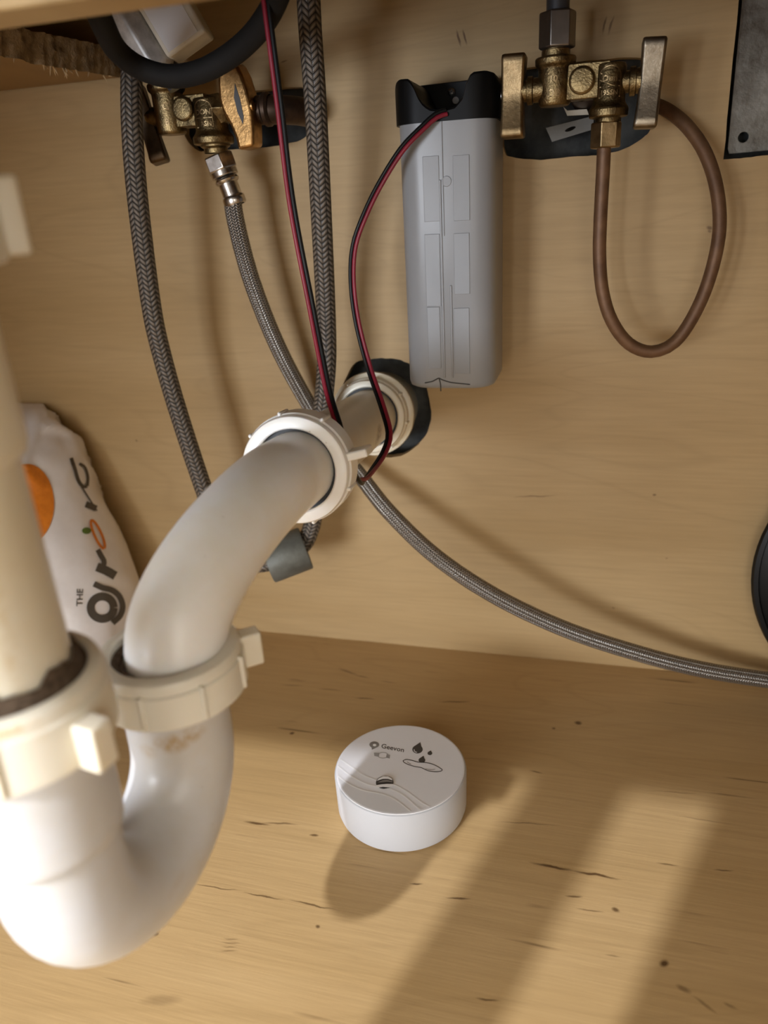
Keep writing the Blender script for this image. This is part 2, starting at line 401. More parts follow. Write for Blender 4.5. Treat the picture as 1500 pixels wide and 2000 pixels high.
def wl(lst): return [P(x, y, 0) for x, y in lst]
hole_l = [(360,263),(373,283),(389,295),(411,295),(461,292),(507,289),(560,281),(595,269),(612,240),(614,200),(600,171),(501,177),(440,185),(385,200),(362,230)]
hole_d = [(678,734),(696,708),(730,701),(760,700),(790,706),(812,722),(828,745),(837,772),(842,804),(838,836),(822,862),(796,884),(770,893),(740,890),(705,876),(678,850),(664,815),(664,770)]
hole_r = [(982,268),(986,297),(998,306),(1056,312),(1128,305),(1166,303),(1219,291),(1255,270),(1272,249),(1285,200),(1280,130),(1245,112),(1160,118),(1050,130),(1000,142),(985,180)]
hole_p = [(1443,2),(1413,312),(1500,303),(1600,293),(1640,-70),(1450,-70)]
def dense(lst, k, jit):
    out = []
    for i in range(len(lst)):
        a, b = lst[i], lst[(i+1) % len(lst)]
        for j in range(k):
            t = j/k; out.append((a[0]+(b[0]-a[0])*t+random.uniform(-jit, jit), a[1]+(b[1]-a[1])*t+random.uniform(-jit, jit)))
    return out
def closed_smooth(lst, k):
    v = [Vector(p) for p in lst]; n = len(v); out = []
    for i in range(n):
        p0, p1, p2, p3 = v[(i-1) % n], v[i], v[(i+1) % n], v[(i+2) % n]
        for j in range(k):
            t = j/k; q = 0.5*((2*p1)+(-p0+p2)*t+(2*p0-5*p1+4*p2-p3)*t*t+(-p0+3*p1-3*p2+p3)*t**3); out.append((q.x+random.uniform(-.7,.7), q.y+random.uniform(-.7,.7)))
    return out
bm = bmesh.new()
outer = [Vector((XL,0,0)), Vector((XR,0,0)), Vector((XR,0,ZT)), Vector((XL,0,ZT))]
add_plate_with_holes(bm, [outer, wl(closed_smooth(hole_l, 4)), wl(closed_smooth(hole_d, 4)), wl(closed_smooth(hole_r, 4)), wl(dense(hole_p, 8, 0.8))], (0, 0.006, 0))
struct('wall_back', bm, 'wall_plywood', 'plywood back panel with rough cut-outs for pipes', smooth=0)
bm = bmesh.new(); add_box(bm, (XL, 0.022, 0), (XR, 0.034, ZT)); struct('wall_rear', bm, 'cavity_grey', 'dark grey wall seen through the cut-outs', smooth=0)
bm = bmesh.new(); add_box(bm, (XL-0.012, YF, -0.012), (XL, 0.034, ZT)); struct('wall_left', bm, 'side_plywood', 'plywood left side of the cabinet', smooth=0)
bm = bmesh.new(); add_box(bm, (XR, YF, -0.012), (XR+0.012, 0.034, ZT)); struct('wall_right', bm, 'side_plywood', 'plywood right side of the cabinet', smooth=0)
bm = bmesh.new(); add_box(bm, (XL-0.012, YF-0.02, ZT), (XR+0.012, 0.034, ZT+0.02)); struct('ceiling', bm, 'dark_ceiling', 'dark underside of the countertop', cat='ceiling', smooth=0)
plain('room_floor', (0.16,0.13,0.10), 0.7)
bm = bmesh.new(); add_box(bm, (-3.0, -4.0, -0.12), (3.0, 0.05, -0.10)); struct('floor_room', bm, 'room_floor', 'dark kitchen floor in front of the cabinet', cat='floor', smooth=0)
# face frame rail and middle stile; the other uprights are added light blockers
bm = bmesh.new(); add_box(bm, (XL, YF-0.018, 0.362), (XR, YF, ZT)); struct('trim_1', bm, 'board_wood', 'top rail of the cabinet face frame', cat='rail', smooth=0)
bm = bmesh.new(); add_box(bm, (-0.155, YF-0.018, 0.0), (-0.123, YF, 0.362)); struct('trim_2', bm, 'board_wood', 'middle stile of the cabinet face frame', cat='stile', smooth=0)
d = bpy.data.objects.new('door_blocker_1', None); COL.objects.link(d); d.location = (XR, YF-0.020, 0.0)
bm = bmesh.new(); add_box(bm, (0.15, YF-0.038, 0.0), (XR, YF-0.020, ZT)); mk('door_blocker_panel', bm, 'board_wood', d, smooth=0, bevel=0.002)  # slab added out of view to cut light through the right opening
setp(d, 'unseen wooden slab added behind the viewer to narrow the light', 'door', None, 'structure')
bm = bmesh.new(); add_box(bm, (-0.083, YF-0.018, 0.0), (-0.013, YF, 0.362)); struct('trim_blocker_6', bm, 'board_wood', 'wide unseen post added to cast a shadow on the floor', cat='stile', smooth=0)  # post added out of view to shade the right of the floor
bm = bmesh.new(); add_box(bm, (XL, YF-0.018, 0.0), (-0.322, YF, 0.362)); struct('trim_blocker_5', bm, 'board_wood', 'unseen left upright added to darken the left back wall', cat='stile', smooth=0)  # upright added out of view so less light reaches the left wall
# brace board across the top, near the viewer
e0 = P(0, 55, -0.225); e1 = P(480, 0, -0.225); zb = (e0.z+e1.z)/2
bm = bmesh.new(); add_box(bm, (XL, -0.243, zb), (XR, -0.225, ZT)); struct('trim_3', bm, 'board_wood', 'pale wooden brace board across the top of the cabinet', cat='board', smooth=0, bevel=0.0015)
# left top panel with a rough sawn edge
bm = bmesh.new(); zp = 0.352; th = 0.0135; nY = 140; xe0 = -0.266
cols_ = []
for i in range(nY+1):
    y = -0.224 + (0.224-0.0025)*i/nY
    jx = 0.004*noise.noise((0, y*60, 1.3)) + 0.0022*noise.noise((0, y*240, 5)) + 0.006*math.sin(y*26+0.6)
    row = []
    for k in range(7):
        t = k/6; z = zp+th*t
        row.append(bm.verts.new((xe0 + jx + 0.0018*noise.noise((y*170, t*5, 2)) + 0.003*t + 0.0004*random.uniform(-1, 1), y, z)))
    cols_.append(row)
for i in range(nY):
    for k in range(6): bm.faces.new((cols_[i][k], cols_[i+1][k], cols_[i+1][k+1], cols_[i][k+1]))
edge_bm = bm
bm = bmesh.new()
low = [c[0].co.copy() for c in cols_]; up = [c[-1].co.copy() for c in cols_]
for ring_ in (low, up):
    a = [bm.verts.new(p) for p in ring_]; b = [bm.verts.new((XL, p.y, p.z)) for p in ring_]
    for i in range(nY): bm.faces.new((a[i], a[i+1], b[i+1], b[i]))
tp = struct('trim_4', bm, 'side_plywood', 'plywood top panel corner with a ragged sawn edge', cat='panel', smooth=0)
mk('sawn_edge', edge_bm, 'sawn_edge', tp, smooth=60)
for i in range(26):
    y = random.uniform(-0.10, -0.004); j = int((y+0.224)/0.2235*nY); b0 = cols_ and low[min(nY, max(0, j))]
    bm = bmesh.new(); L = random.uniform(0.002, 0.006); tip = b0 + Vector((random.uniform(-0.001, 0.002), random.uniform(-0.003, 0.003), -L*random.uniform(0.1, 0.9)))
    add_lathe(bm, b0+Vector((-0.0004, 0, 0.0002)), tip-b0, [(0, 0), (0.0004, 0.0002), (0.0002, L*0.7), (0, L)], 5); mk('splinter', bm, 'splinter', tp, smooth=0)
# galvanised plate in the opening at the right
bm = bmesh.new()
pl = [P(x, y, 0.0075) for x, y in ((1449,-60),(1449,2),(1421,290),(1424,301),(1500,294),(1600,284),(1632,-60))]
hc = P(1452, 268, 0.0075)
add_plate_with_holes(bm, [pl, [hc+Vector((0.0023*math.cos(a*math.pi/9), 0, 0.0023*math.sin(a*math.pi/9))) for a in range(18)]], (0, 0.0015, 0))
mk('metal_plate', bm, 'galvanised', None, 'corroded galvanised steel plate with a round hole in the wall opening', 'plate', smooth=0, bevel=0.0003)

# ================================================================== DRAIN TRAP
RT = 0.0158
WN0 = Vector((-0.1235, -0.020, 0.1665))
TR = Vector((-0.1215, -0.2575, 0)); TL = Vector((-0.1250, -0.3130, 0)); ZC = 0.1275
trap = thing('drain_trap', (TL.x, TL.y, 0.08), 'white plastic drain trap with slip nuts running to the wall hole', 'drain trap')
def ang_dir(x, y, a): return x*math.cos(a)+y*math.sin(a)
def slip_nut(org, axis, h, ri, ro, ribs, wings, mat, ref=(1,0,0), label=None, wing_len=0.0055, wing_h=None, wing_z=0.0028, wing_w=0.0030):
    """org = centre of the face away from the thread, axis points to the threaded side"""
    a = Vector(axis).normalized(); x = (Vector(ref)-a*Vector(ref).dot(a)).normalized(); y = a.cross(x)
    nut = lathe('slip_nut', org, axis, [(ri, 0.0035), (ri, 0.0006), (ri+0.0006, 0), (ro-0.0022, 0), (ro-0.0008, 0.0007), (ro-0.0002, 0.0022), (ro-0.0004, 0.0040), (ro+0.0003, 0.0046), (ro+0.0005, h-0.0006), (ro, h), (ri+0.0008, h), (ri+0.0008, 0.0035)], mat, trap, n=64, closed=True, label=label)
    for i, (deg, wg) in enumerate([(r_, 0) for r_ in ribs]+[(w_, 1) for w_ in wings]):
        t = math.radians(deg); rd = ang_dir(x, y, t); tg = a.cross(rd)
        ln, wd = (wing_len, wing_w) if wg else (0.0013, 0.0016)
        bm = bmesh.new(); M = Matrix((rd, tg, a)).transposed().to_4x4(); M.translation = Vector(org)
        hh = h-0.0005 if not wg else (wing_h or h-0.001)
        add_box(bm, (ro-0.001, -wd, 0.0035 if not wg else wing_z), (ro+ln, wd, hh), M) if wg else add_box(bm, (ro-0.001, -wd/2, 0.0035), (ro+ln, wd/2, hh), M)
        mk('lug', bm, mat, nut, bevel=0.0007)
    return nut
# marks on the bend
def at_px(px, py, z): return CAM + ray(px, py)*z
s1 = at_px(335, 1462, 0.222); s2 = at_px(370, 1450, 0.222); s3 = at_px(285, 1472, 0.225)
pvc('pvc_bend', (0.62,0.617,0.62), [(tuple(s1), (0,0,0), (0.0075,0.008,0.0045), 0.95), (tuple(s2), (0,0,0), (0.006,0.008,0.004), 1.0), (tuple(s3), (0,0,0), (0.004,0.006,0.003), 0.5),
     (tuple(at_px(320,1750,0.22)), (0,0.7,0), (0.002,0.008,0.012), 0.35)], (0.42,0.27,0.10))
ARM_SPOT = min((P(741, 850, -0.02-0.002*k) for k in range(40)), key=lambda p: abs((p-WN0-(Vector((0.011,-0.146,0.0175)).normalized()*((p-WN0).dot(Vector((0.011,-0.146,0.0175)).normalized())))).length-RT))
pvc('pvc_arm', (0.72,0.665,0.54), [(tuple(ARM_SPOT), (0,0,0), (0.006,0.009,0.006), 1.0)], (0.16,0.085,0.025))
pvc('pvc_tube', (0.78,0.715,0.57), [((TL.x+0.006, TL.y-0.0145, 0.200), (0,0,0), (0.008,0.006,0.016), 0.55), ((TL.x+0.012, TL.y-0.009, 0.205), (0,0,0), (0.002,0.004,0.028), 0.4)], (0.55,0.38,0.14))
pvc('pvc_near', (0.80,0.745,0.62), [((TL.x+0.008, TL.y-0.018, 0.1845), (0,0,0), (0.016,0.012,0.0016), 0.9), ((TL.x+0.002, TL.y-0.021, 0.174), (0,0.25,0), (0.0022,0.006,0.008), 0.9), ((TL.x+0.015, TL.y-0.010, 0.181), (0,0,0), (0.004,0.004,0.003), 0.7)], (0.55,0.33,0.10))
rad = (TR-TL).length/2; C = (TR+TL)/2; h_ = (TR-TL)/2
jp = [Vector((TR.x, TR.y, z)) for z in (0.150, 0.145, 0.138, 0.132)]
for k in range(25):
    a = math.pi*k/24; jp.append(Vector((C.x+h_.x*math.cos(a), C.y+h_.y*math.cos(a), ZC-rad*math.sin(a))))
jp += [Vector((TL.x, TL.y, z)) for z in (0.134, 0.142, 0.150, 0.158, 0.166, 0.172)]
bm = bmesh.new(); add_tube(bm, jp, RT+0.0003, 48); add_lathe(bm, (TL.x, TL.y, 0.1395), (0,0,1), [(RT, 0), (RT+0.0020, 0.0015), (RT+0.0022, 0.004), (RT+0.0022, 0.032)], 48)
mk('j_bend', bm, 'pvc_bend', trap, smooth=60)
# elbow and arm
WN = Vector((-0.1235, -0.020, 0.1665)); UN = Vector((-0.1125, -0.166, 0.1840)); AD = (WN-UN).normalized()
ZE = 0.1525; RB = 0.036
top = UN - AD*0.018
ep = [Vector((TR.x+0.003, TR.y+0.001, z)) for z in (0.146, 0.152, 0.156)]
e_s = ep[-1]; e_e = top; c1 = e_s+Vector((0,0,0.0225)); c2 = e_e - AD*0.0225
for k in range(1, 25):
    t = k/24; ep.append(e_s*(1-t)**3+c1*3*t*(1-t)**2+c2*3*t*t*(1-t)+e_e*t**3)
ep += [UN-AD*0.010, UN-AD*0.004, UN+AD*0.01]
tube('elbow', ep, RT-0.0006, 'pvc_white', trap, n=48, raw=True, smooth=60)
arm = tube('trap_arm', [UN+AD*0.006, UN+AD*0.05, UN+AD*0.1, WN+AD*0.03], RT-0.0003, 'pvc_arm', trap, n=40, smooth=60)
slip_nut(Vector((TR.x+0.001, TR.y, 0.1600)), (0,0,-1), 0.0152, RT+0.0012, 0.0218, [-323,-8,-278,-233,-98,-143,-188], [-40], 'pvc_cream', label='cream slip nut with moulded lugs', wing_len=0.0062)
lathe('rubber_washer', (TR.x+0.001, TR.y, 0.1560), (0,0,1), [(RT-0.0014, 0), (RT+0.0014, 0), (RT+0.0014, 0.0014), (RT-0.0014, 0.0014)], 'grime', trap, n=40, closed=True)
slip_nut(UN-AD*0.001, AD, 0.0150, RT+0.0010, 0.0222, [20,75,120,170,215,255,300], [-14], 'pvc_white', label='white slip nut on the horizontal arm', wing_len=0.0078, wing_w=0.0017)
lathe('rubber_washer', UN+AD*0.0030, AD, [(RT-0.0006, 0), (RT+0.0012, 0), (RT+0.0012, 0.0015), (RT-0.0006, 0.0015)], 'rubber_washer', trap, n=40, closed=True)
slip_nut(WN-AD*0.008, AD, 0.0110, RT+0.0012, 0.0212, [10,55,100,145,190,235,280,325], [], 'pvc_cream', label='cream nut at the wall fitting')
lathe('rubber_washer', WN-AD*0.0050, AD, [(RT-0.0006, 0), (RT+0.0013, 0), (RT+0.0013, 0.0015), (RT-0.0006, 0.0015)], 'rubber_washer', trap, n=40, closed=True)
lathe('wall_fitting', WN+AD*0.003, AD, [(RT, 0), (0.0225, 0), (0.0243, 0.001), (0.0246, 0.004), (0.0240, 0.0055), (0.0215, 0.007), (0.0212, 0.040), (RT, 0.040)], 'pvc_aged', trap, n=56, closed=True)
# brown residue where the arm meets the wall nut
# tailpiece
ZN = 0.1865
slip_nut(Vector((TL.x, TL.y, ZN)), (0,0,-1), 0.0175, RT+0.0018, 0.0212, [-300,-250,-200,-150,-100], [10,-170], 'pvc_near', label='stained cream slip nut on the near leg', wing_len=0.0058, wing_h=0.0180, wing_z=0.0065)
tw = Vector((-0.018, -0.005, 1))
lathe('tailpiece', (TL.x, TL.y, 0.174), tw, [(RT-0.0008, 0), (RT-0.0008, 0.0615), (RT+0.0008, 0.0625), (RT+0.0015, 0.0650), (RT+0.0015, 0.125), (RT-0.0008, 0.126), (RT-0.0008, 0.29)], 'pvc_tube', trap, n=48, smooth=50)
bm = bmesh.new()
gp = []
for k in range(64):
    a = 2*math.pi*k/64
    for j, (rr, zz) in enumerate(((RT-0.0012, 0), (RT+0.0019, 0), (RT+0.0009, 0.0026), (RT-0.0004, 0.0056))):
        gp.append(bm.verts.new((TL.x+(rr+0.0004*noise.noise((a*3, j, 0)))*math.cos(a), TL.y+(rr+0.0004*noise.noise((a*3, j, 0)))*math.sin(a), ZN-0.0018+zz*(1+0.55*noise.noise((a*4.5, 1.5, j)))*(1 if j else 0))))
for k in range(64):
    for j in range(3):
        k2 = (k+1) % 64; bm.faces.new((gp[k*4+j], gp[k2*4+j], gp[k2*4+j+1], gp[k*4+j+1]))
mk('grime_ring', bm, 'grime', trap, label='dark crust around the near tube')
slip_nut(Vector((TL.x-0.002, TL.y-0.0006, 0.2915)), (0,0,-1), 0.0180, RT+0.0016, 0.0218, [-300,-250,-200,-150,-100], [-47,-227], 'pvc_cream', label='slip nut high on the near tube', wing_len=0.0046)

# ================================================================== BATTERY CASE
bx0, bx1, by0, by1, bz0, bz1 = -0.0955, -0.0495, -0.046, -0.006, 0.1885, 0.3140
bat = thing('battery_case', ((bx0+bx1)/2, (by0+by1)/2, bz0), 'grey plastic battery case with black clip cap screwed to the back panel', 'battery case')
def rrect(x0, x1, y0, y1, rf, rb, n=8):
    out = []
    for cx, cy, r, a0 in ((x1-rb, y1-rb, rb, 0), (x0+rb, y1-rb, rb, 90), (x0+rf, y0+rf, rf, 180), (x1-rf, y0+rf, rf, 270)):
        for k in range(n+1):
            a = math.radians(a0+90*k/n); out.append((cx+r*math.cos(a), cy+r*math.sin(a)))
    return out
def section_solid(bm, secs):
    rings = [[bm.verts.new((x, y, z)) for x, y in s] for s, z in secs]
    for p, q in zip(rings, rings[1:]):
        for k in range(len(p)): bm.faces.new((p[k], p[(k+1) % len(p)], q[(k+1) % len(p)], q[k]))
    bm.faces.new(rings[0][::-1]); bm.faces.new(rings[-1])
bm = bmesh.new()
section_solid(bm, [(rrect(bx0+0.0022, bx1-0.0022, by0+0.0022, by1, 0.0105, 0.003), bz0), (rrect(bx0+0.0007, bx1-0.0007, by0+0.0007, by1, 0.011, 0.003), bz0+0.0009), (rrect(bx0, bx1, by0, by1, 0.0115, 0.003), bz0+0.003), (rrect(bx0, bx1, by0, by1, 0.0115, 0.003), bz1+0.001)])
body = mk('body', bm, 'battery_grey', bat, smooth=50)
def front_rect(x0, y0, x1, y1):
    a = P(x0, y0, by0); b = P(x1, y1, by0); return min(a.x, b.x), max(a.x, b.x), min(a.z, b.z), max(a.z, b.z)
for (x0, y0, x1, y1) in ((825,306,860,432),(884,304,918,430),(829,458,862,598),(886,456,918,574),(834,600,862,720),(886,602,918,730)):
    a = front_rect(x0, y0, x1, y1); bm = bmesh.new(); add_box(bm, (a[0], by0-0.0004, a[2]), (a[1], by0+0.002, a[3])); mk('panel', bm, 'panel_grey', body, bevel=0.0002, smooth=0)
cx = (bx0+bx1)/2
for dx in (-0.0021, 0.0021):
    bm = bmesh.new(); add_box(bm, (cx+dx-0.0005, by0-0.0006, bz0+0.006), (cx+dx+0.0005, by0+0.002, bz0+0.052 if dx > 0 else bz0+0.1)); mk('rib', bm, 'battery_grey', body, bevel=0.0003)
bm = bmesh.new(); add_box(bm, (cx-0.0009, by0-0.0005, bz0+0.075), (cx-0.0005, by0+0.002, bz1)); mk('rib', bm, 'panel_grey', body, bevel=0.0001)
for pts in (((830,748),(845,745),(856,739),(862,741),(880,747),(918,751)), ((857,738),(860,748),(861,764))):
    tube('crease', [P(x, y, by0-0.0001) for x, y in pts], 0.0003, 'print_dark', body, n=8)
cc = P(872, 354, by0); lathe('gate_mark', (cc.x, by0-0.0003, cc.z), (0,1,0), [(0, 0), (0.0022, 0), (0.0024, 0.0003), (0.0024, 0.001)], 'panel_grey', body, n=24)
# cap: U-shaped front wall with two horns, back plate with the screw
ox0, ox1 = bx0-0.0014, bx1+0.0014
ZTOP = 0.3318; zn = 0.3180
prof = [(ox0, bz1-0.001), (ox1, bz1-0.001), (ox1, ZTOP-0.004), (ox1-0.0018, ZTOP-0.0008), (ox1-0.005, ZTOP)]
prof += [(ox1-0.0105, ZTOP-0.0004), (ox1-0.0125, ZTOP-0.0020), (ox1-0.0135, ZTOP-0.0048), (ox1-0.0150, ZTOP-0.0098), (ox1-0.0185, zn+0.0006), (ox1-0.022, zn)]
prof += [(ox0+0.0215, zn), (ox0+0.0180, zn+0.0006), (ox0+0.0140, ZTOP-0.0098), (ox0+0.0120, ZTOP-0.0050), (ox0+0.0105, ZTOP-0.0022), (ox0+0.0085, ZTOP-0.0004), (ox0+0.004, ZTOP), (ox0+0.0014, ZTOP-0.001), (ox0, ZTOP-0.004)]
def cap_y(x):   # rounded front like the case below
    r = 0.0125
    if x < ox0+r: t = (ox0+r-x)/r; return by0-0.0012+r*(1-math.sqrt(max(0, 1-t*t)))
    if x > ox1-r: t = (x-ox1+r)/r; return by0-0.0012+r*(1-math.sqrt(max(0, 1-t*t)))
    return by0-0.0012
bm = bmesh.new(); ncx = 40
def notch_z(x):
    up_ = prof[2:]; best = None
    for (xa, za), (xb, zb_) in zip(up_, up_[1:]):
        lo, hi = min(xa, xb), max(xa, xb)
        if lo-1e-9 <= x <= hi+1e-9 and hi-lo > 1e-9:
            z = za+(zb_-za)*((x-xa)/(xb-xa)); best = z if best is None else max(best, z)
    return best if best is not None else ZTOP-0.004
cols2 = []
for i in range(ncx+1):
    u_ = -math.cos(math.pi*i/ncx); x = (ox0+ox1)/2 + (ox1-ox0)/2*u_
    z1 = notch_z(x); yf = cap_y(x)
    cols2.append([bm.verts.new((x, yf, bz1-0.001)), bm.verts.new((x, yf, z1-0.0010)), bm.verts.new((x, min(yf+0.0008, by1), z1)), bm.verts.new((x, by1, z1)), bm.verts.new((x, by1, bz1-0.001))])
for p, q in zip(cols2, cols2[1:]):
    for k in range(5): bm.faces.new((p[k], q[k], q[(k+1) % 5], p[(k+1) % 5]))
bm.faces.new(cols2[0]); bm.faces.new(cols2[-1][::-1])
cap = mk('cap', bm, 'cap_black', bat, smooth=35)
bm = bmesh.new(); zpl = P(880, 160, by1-0.001).z
hl = P(890, 196, by1-0.003)
add_prism(bm, [Vector((ox0+0.006, by1-0.003, zn-0.004)), Vector((ox1-0.006, by1-0.003, zn-0.004)), Vector((ox1-0.006, by1-0.003, zpl)), Vector((ox0+0.006, by1-0.003, zpl-0.0005))], (0, 0.008, 0))
mk('mounting_plate', bm, 'cap_black', cap, smooth=0, bevel=0.0004)
sc = P(882, 180, by1-0.0035)
scr = lathe('screw', sc, (0,-1,0), [(0.0019, -0.001), (0.0019, 0.0004), (0.0012, 0.0010), (0, 0.0012)], 'screw_steel', cap, n=20)
for a in (20, 110):
    bm = bmesh.new(); M = Matrix.Rotation(math.radians(a), 4, 'Y'); M.translation = sc
    add_box(bm, (-0.0012, -0.00135, -0.00025), (0.0012, -0.0009, 0.00025), M); mk('cross_slot', bm, 'print_dark', cap, smooth=0)
lathe('slot', (hl.x, hl.y-0.0002, hl.z), (0,1,0), [(0, 0), (0.0016, 0), (0.0016, 0.0004)], 'print_midgrey', cap, n=20)

# ================================================================== TWIN WIRE
cb = thing('power_wire', P(705, 938, -0.12), 'thin red and black twin wire looping under the drain arm to the battery case', 'wire')
wp = [(516,-30,-0.118),(522,20,-0.118),(545,200,-0.118),(570,400,-0.120),(608,600,-0.124),(640,760,-0.134),(660,828,-0.1445),(674,882,-0.1485),(691,927,-0.142),(708,940,-0.128),(730,915,-0.108),(752,880,-0.093),(760,845,-0.085),(747,795,-0.076),(720,715,-0.066),(698,630,-0.062),(688,550,-0.060),(692,480,-0.058),(715,415,-0.057),(745,355,-0.056),(785,292,-0.055),(825,250,-0.052),(852,226,-0.0495),(872,219,-0.0475)]
cpath = smooth_path([P(x, y, Y) for x, y, Y in wp], 0.003)
for nm, mt_, s in (('red_strand', 'red_wire', 1), ('black_strand', 'black_wire', -1)):
    pth = []
    for i, p in enumerate(cpath):
        t = (cpath[min(i+1, len(cpath)-1)]-cpath[max(0, i-1)]).normalized()
        n_ = t.cross(Vector((0.1, 1, -0.3))).normalized(); pth.append(p + n_*0.00092*(-s))
    tube(nm, pth, 0.00098, mt_, cb, n=12, raw=True, smooth=60)

# ================================================================== SHUT-OFF VALVES
def lever(center, half_h, thick, mat, tilt, parent, hollow, lean=0.0, depth=0.010, flip=1, dish=0.0007):
    """wing lever seen edge-on: a curved bar, hub boss and rim"""
    bm = bmesh.new(); n = 16; secs = []
    for i in range(n+1):
        t = -1+2*i/n; z = half_h*t
        wv = depth*(0.62+0.38*abs(t)**1.5); x0 = -thick/2 + flip*dish*(1-t*t); x1 = thick/2
        x0, x1 = (x0, x1) if flip > 0 else (-thick/2, thick/2 - dish*(1-t*t))
        sh = 1.0 if abs(t) < 0.93 else 0.82
        secs.append(([(x0, -wv*sh), (x1, -wv*sh), (x1, wv*sh), (x0, wv*sh)], z))
    rings = [[bm.verts.new((x, y, z)) for x, y in s] for s, z in secs]
    for p, q in zip(rings, rings[1:]):
        for k in range(4): bm.faces.new((p[k], p[(k+1) % 4], q[(k+1) % 4], q[k]))
    bm.faces.new(rings[0][::-1]); bm.faces.new(rings[-1])
    M = Matrix.Translation(center) @ Matrix.Rotation(lean, 4, 'Y') @ Matrix.Rotation(tilt, 4, 'X') @ Matrix.Rotation(hollow, 4, 'Z')
    bmesh.ops.transform(bm, matrix=M, verts=bm.verts)
    o = mk('lever', bm, mat, parent, smooth=45, bevel=0.0012, seg=3)
    return o
def cyl_text(bm, body, c, r, height, y0, flip=False, wscale=1.0, depth=0.00035, a0=0.0):
    vs_, fs = text_faces(body, 0.02, 2)
    xs = [v.x for v in vs_]; wd = (max(xs)+min(xs))/2
    out = []; back = []
    for v in vs_:
        a = -math.pi/2 + a0 + (v.x-wd)*height*wscale/r
        for lst, rr in ((out, r+depth), (back, r-0.0006)): lst.append(Vector((c.x+rr*math.cos(a), c.y+rr*math.sin(a), c.z+y0+v.y*height)))
    add_faces(bm, out, fs)
def valve_body(parent, L, Rr, mat, rl, rr_, zt, zb_, right_low, ztr=0.0125):
    """two upright ports joined by a bridge with a round boss; L, Rr centres"""
    bm = bmesh.new()
    add_lathe(bm, Vector((L.x, L.y, L.z)), (0,0,1), [(0, -zb_), (rl*0.86, -zb_), (rl*0.98, -zb_+0.0012), (rl, 0), (rl*1.02, zt-0.005), (rl*1.02, zt-0.0045), (rl*1.22, zt-0.003), (rl*1.24, zt-0.0006), (rl*1.15, zt), (0, zt)], 40)
    add_lathe(bm, Vector((Rr.x, Rr.y, Rr.z)), (0,0,1), [(0, -right_low), (rr_*0.80, -right_low), (rr_*1.22, -right_low+0.0006), (rr_*1.26, -right_low+0.0038), (rr_*1.06, -right_low+0.0058), (rr_, -right_low+0.007), (rr_, ztr-0.0075), (rr_*0.93, ztr-0.0062), (0, ztr-0.0062)], 40)
    mid = (L+Rr)/2
    add_box(bm, (L.x, L.y-rl*0.62, mid.z-0.0068), (Rr.x, L.y+rl*0.7, mid.z+0.0072))
    return mk('valve_body', bm, mat, parent, smooth=38, bevel=0.0006)
VY = -0.038
# ---- right valve
RL_, RR2 = Vector((-0.0232, VY, 0.3242)), Vector((0.0003, VY, 0.3240))
rv = thing('shutoff_valve', Vector((-0.012, VY, 0.300)), 'tarnished brass double shut-off valve beside the battery case with a copper outlet', 'valve', 'shut-off valves')
vb = valve_body(rv, RL_, RR2, 'brass_old', 0.0072, 0.0068, 0.0108, 0.0085, 0.0150, 0.0125)
mid = (RL_+RR2)/2
lathe('boss', Vector((mid.x, VY-0.0035, mid.z+0.0003)), (0,-1,0), [(0.0056, 0), (0.0056, 0.0028), (0.0046, 0.0036), (0, 0.0036)], 'brass_old', rv, n=32, bevel=0.0003)
bm = bmesh.new(); cyl_text(bm, 'DB', RL_, 0.0070, 0.0042, -0.0052); cyl_text(bm, '10', RL_, 0.0070, 0.0036, 0.0005); mk('cast_mark', bm, 'brass_lever', vb, smooth=0)
bm = bmesh.new(); cyl_text(bm, '195SN', RR2, 0.0066, 0.0027, -0.0062, wscale=1.0); cyl_text(bm, 'Don', RR2, 0.0066, 0.0034, -0.0010)
def cyl_line(bm, c, r, pts, wd=0.0004):
    pts = [Vector(p) for p in pts]
    for q in ribbon2([(p.x, p.y) for p in pts], wd):
        bm.faces.new([bm.verts.new((c.x+(r+0.0004)*math.cos(-math.pi/2+v.x/r), c.y+(r+0.0004)*math.sin(-math.pi/2+v.x/r), c.z+v.y)) for v in q])
arch = [(-0.0044,-0.0070)]+[(-0.0044,0.0012)]+[(-0.0044*math.cos(math.pi*k/12), 0.0012+0.0036*math.sin(math.pi*k/12)) for k in range(1, 12)]+[(0.0044,0.0012),(0.0044,-0.0070),(-0.0044,-0.0070)]
cyl_line(bm, RR2, 0.0066, arch); cyl_line(bm, RR2, 0.0066, [(-0.0044,-0.0030),(0,-0.0030),(0.0044,-0.0030)]); cyl_line(bm, RR2, 0.0066, [(-0.0042,0.0024),(0,0.0006),(0.0044,-0.0012)]); cyl_line(bm, RR2, 0.0066, [(-0.0044,-0.0002),(-0.001,-0.0018),(0.0020,-0.0030)])
mk('cast_mark', bm, 'brass_lever', vb, smooth=0)
lathe('neck', RL_+Vector((0,0,0.0085)), (0,0,1), [(0.0063, 0), (0.0063, 0.0012), (0.0056, 0.0014), (0.0056, 0.0022), (0.0062, 0.0026), (0.0062, 0.0048), (0.0055, 0.0052), (0.0055, 0.008)], 'brass_old', rv, n=32)
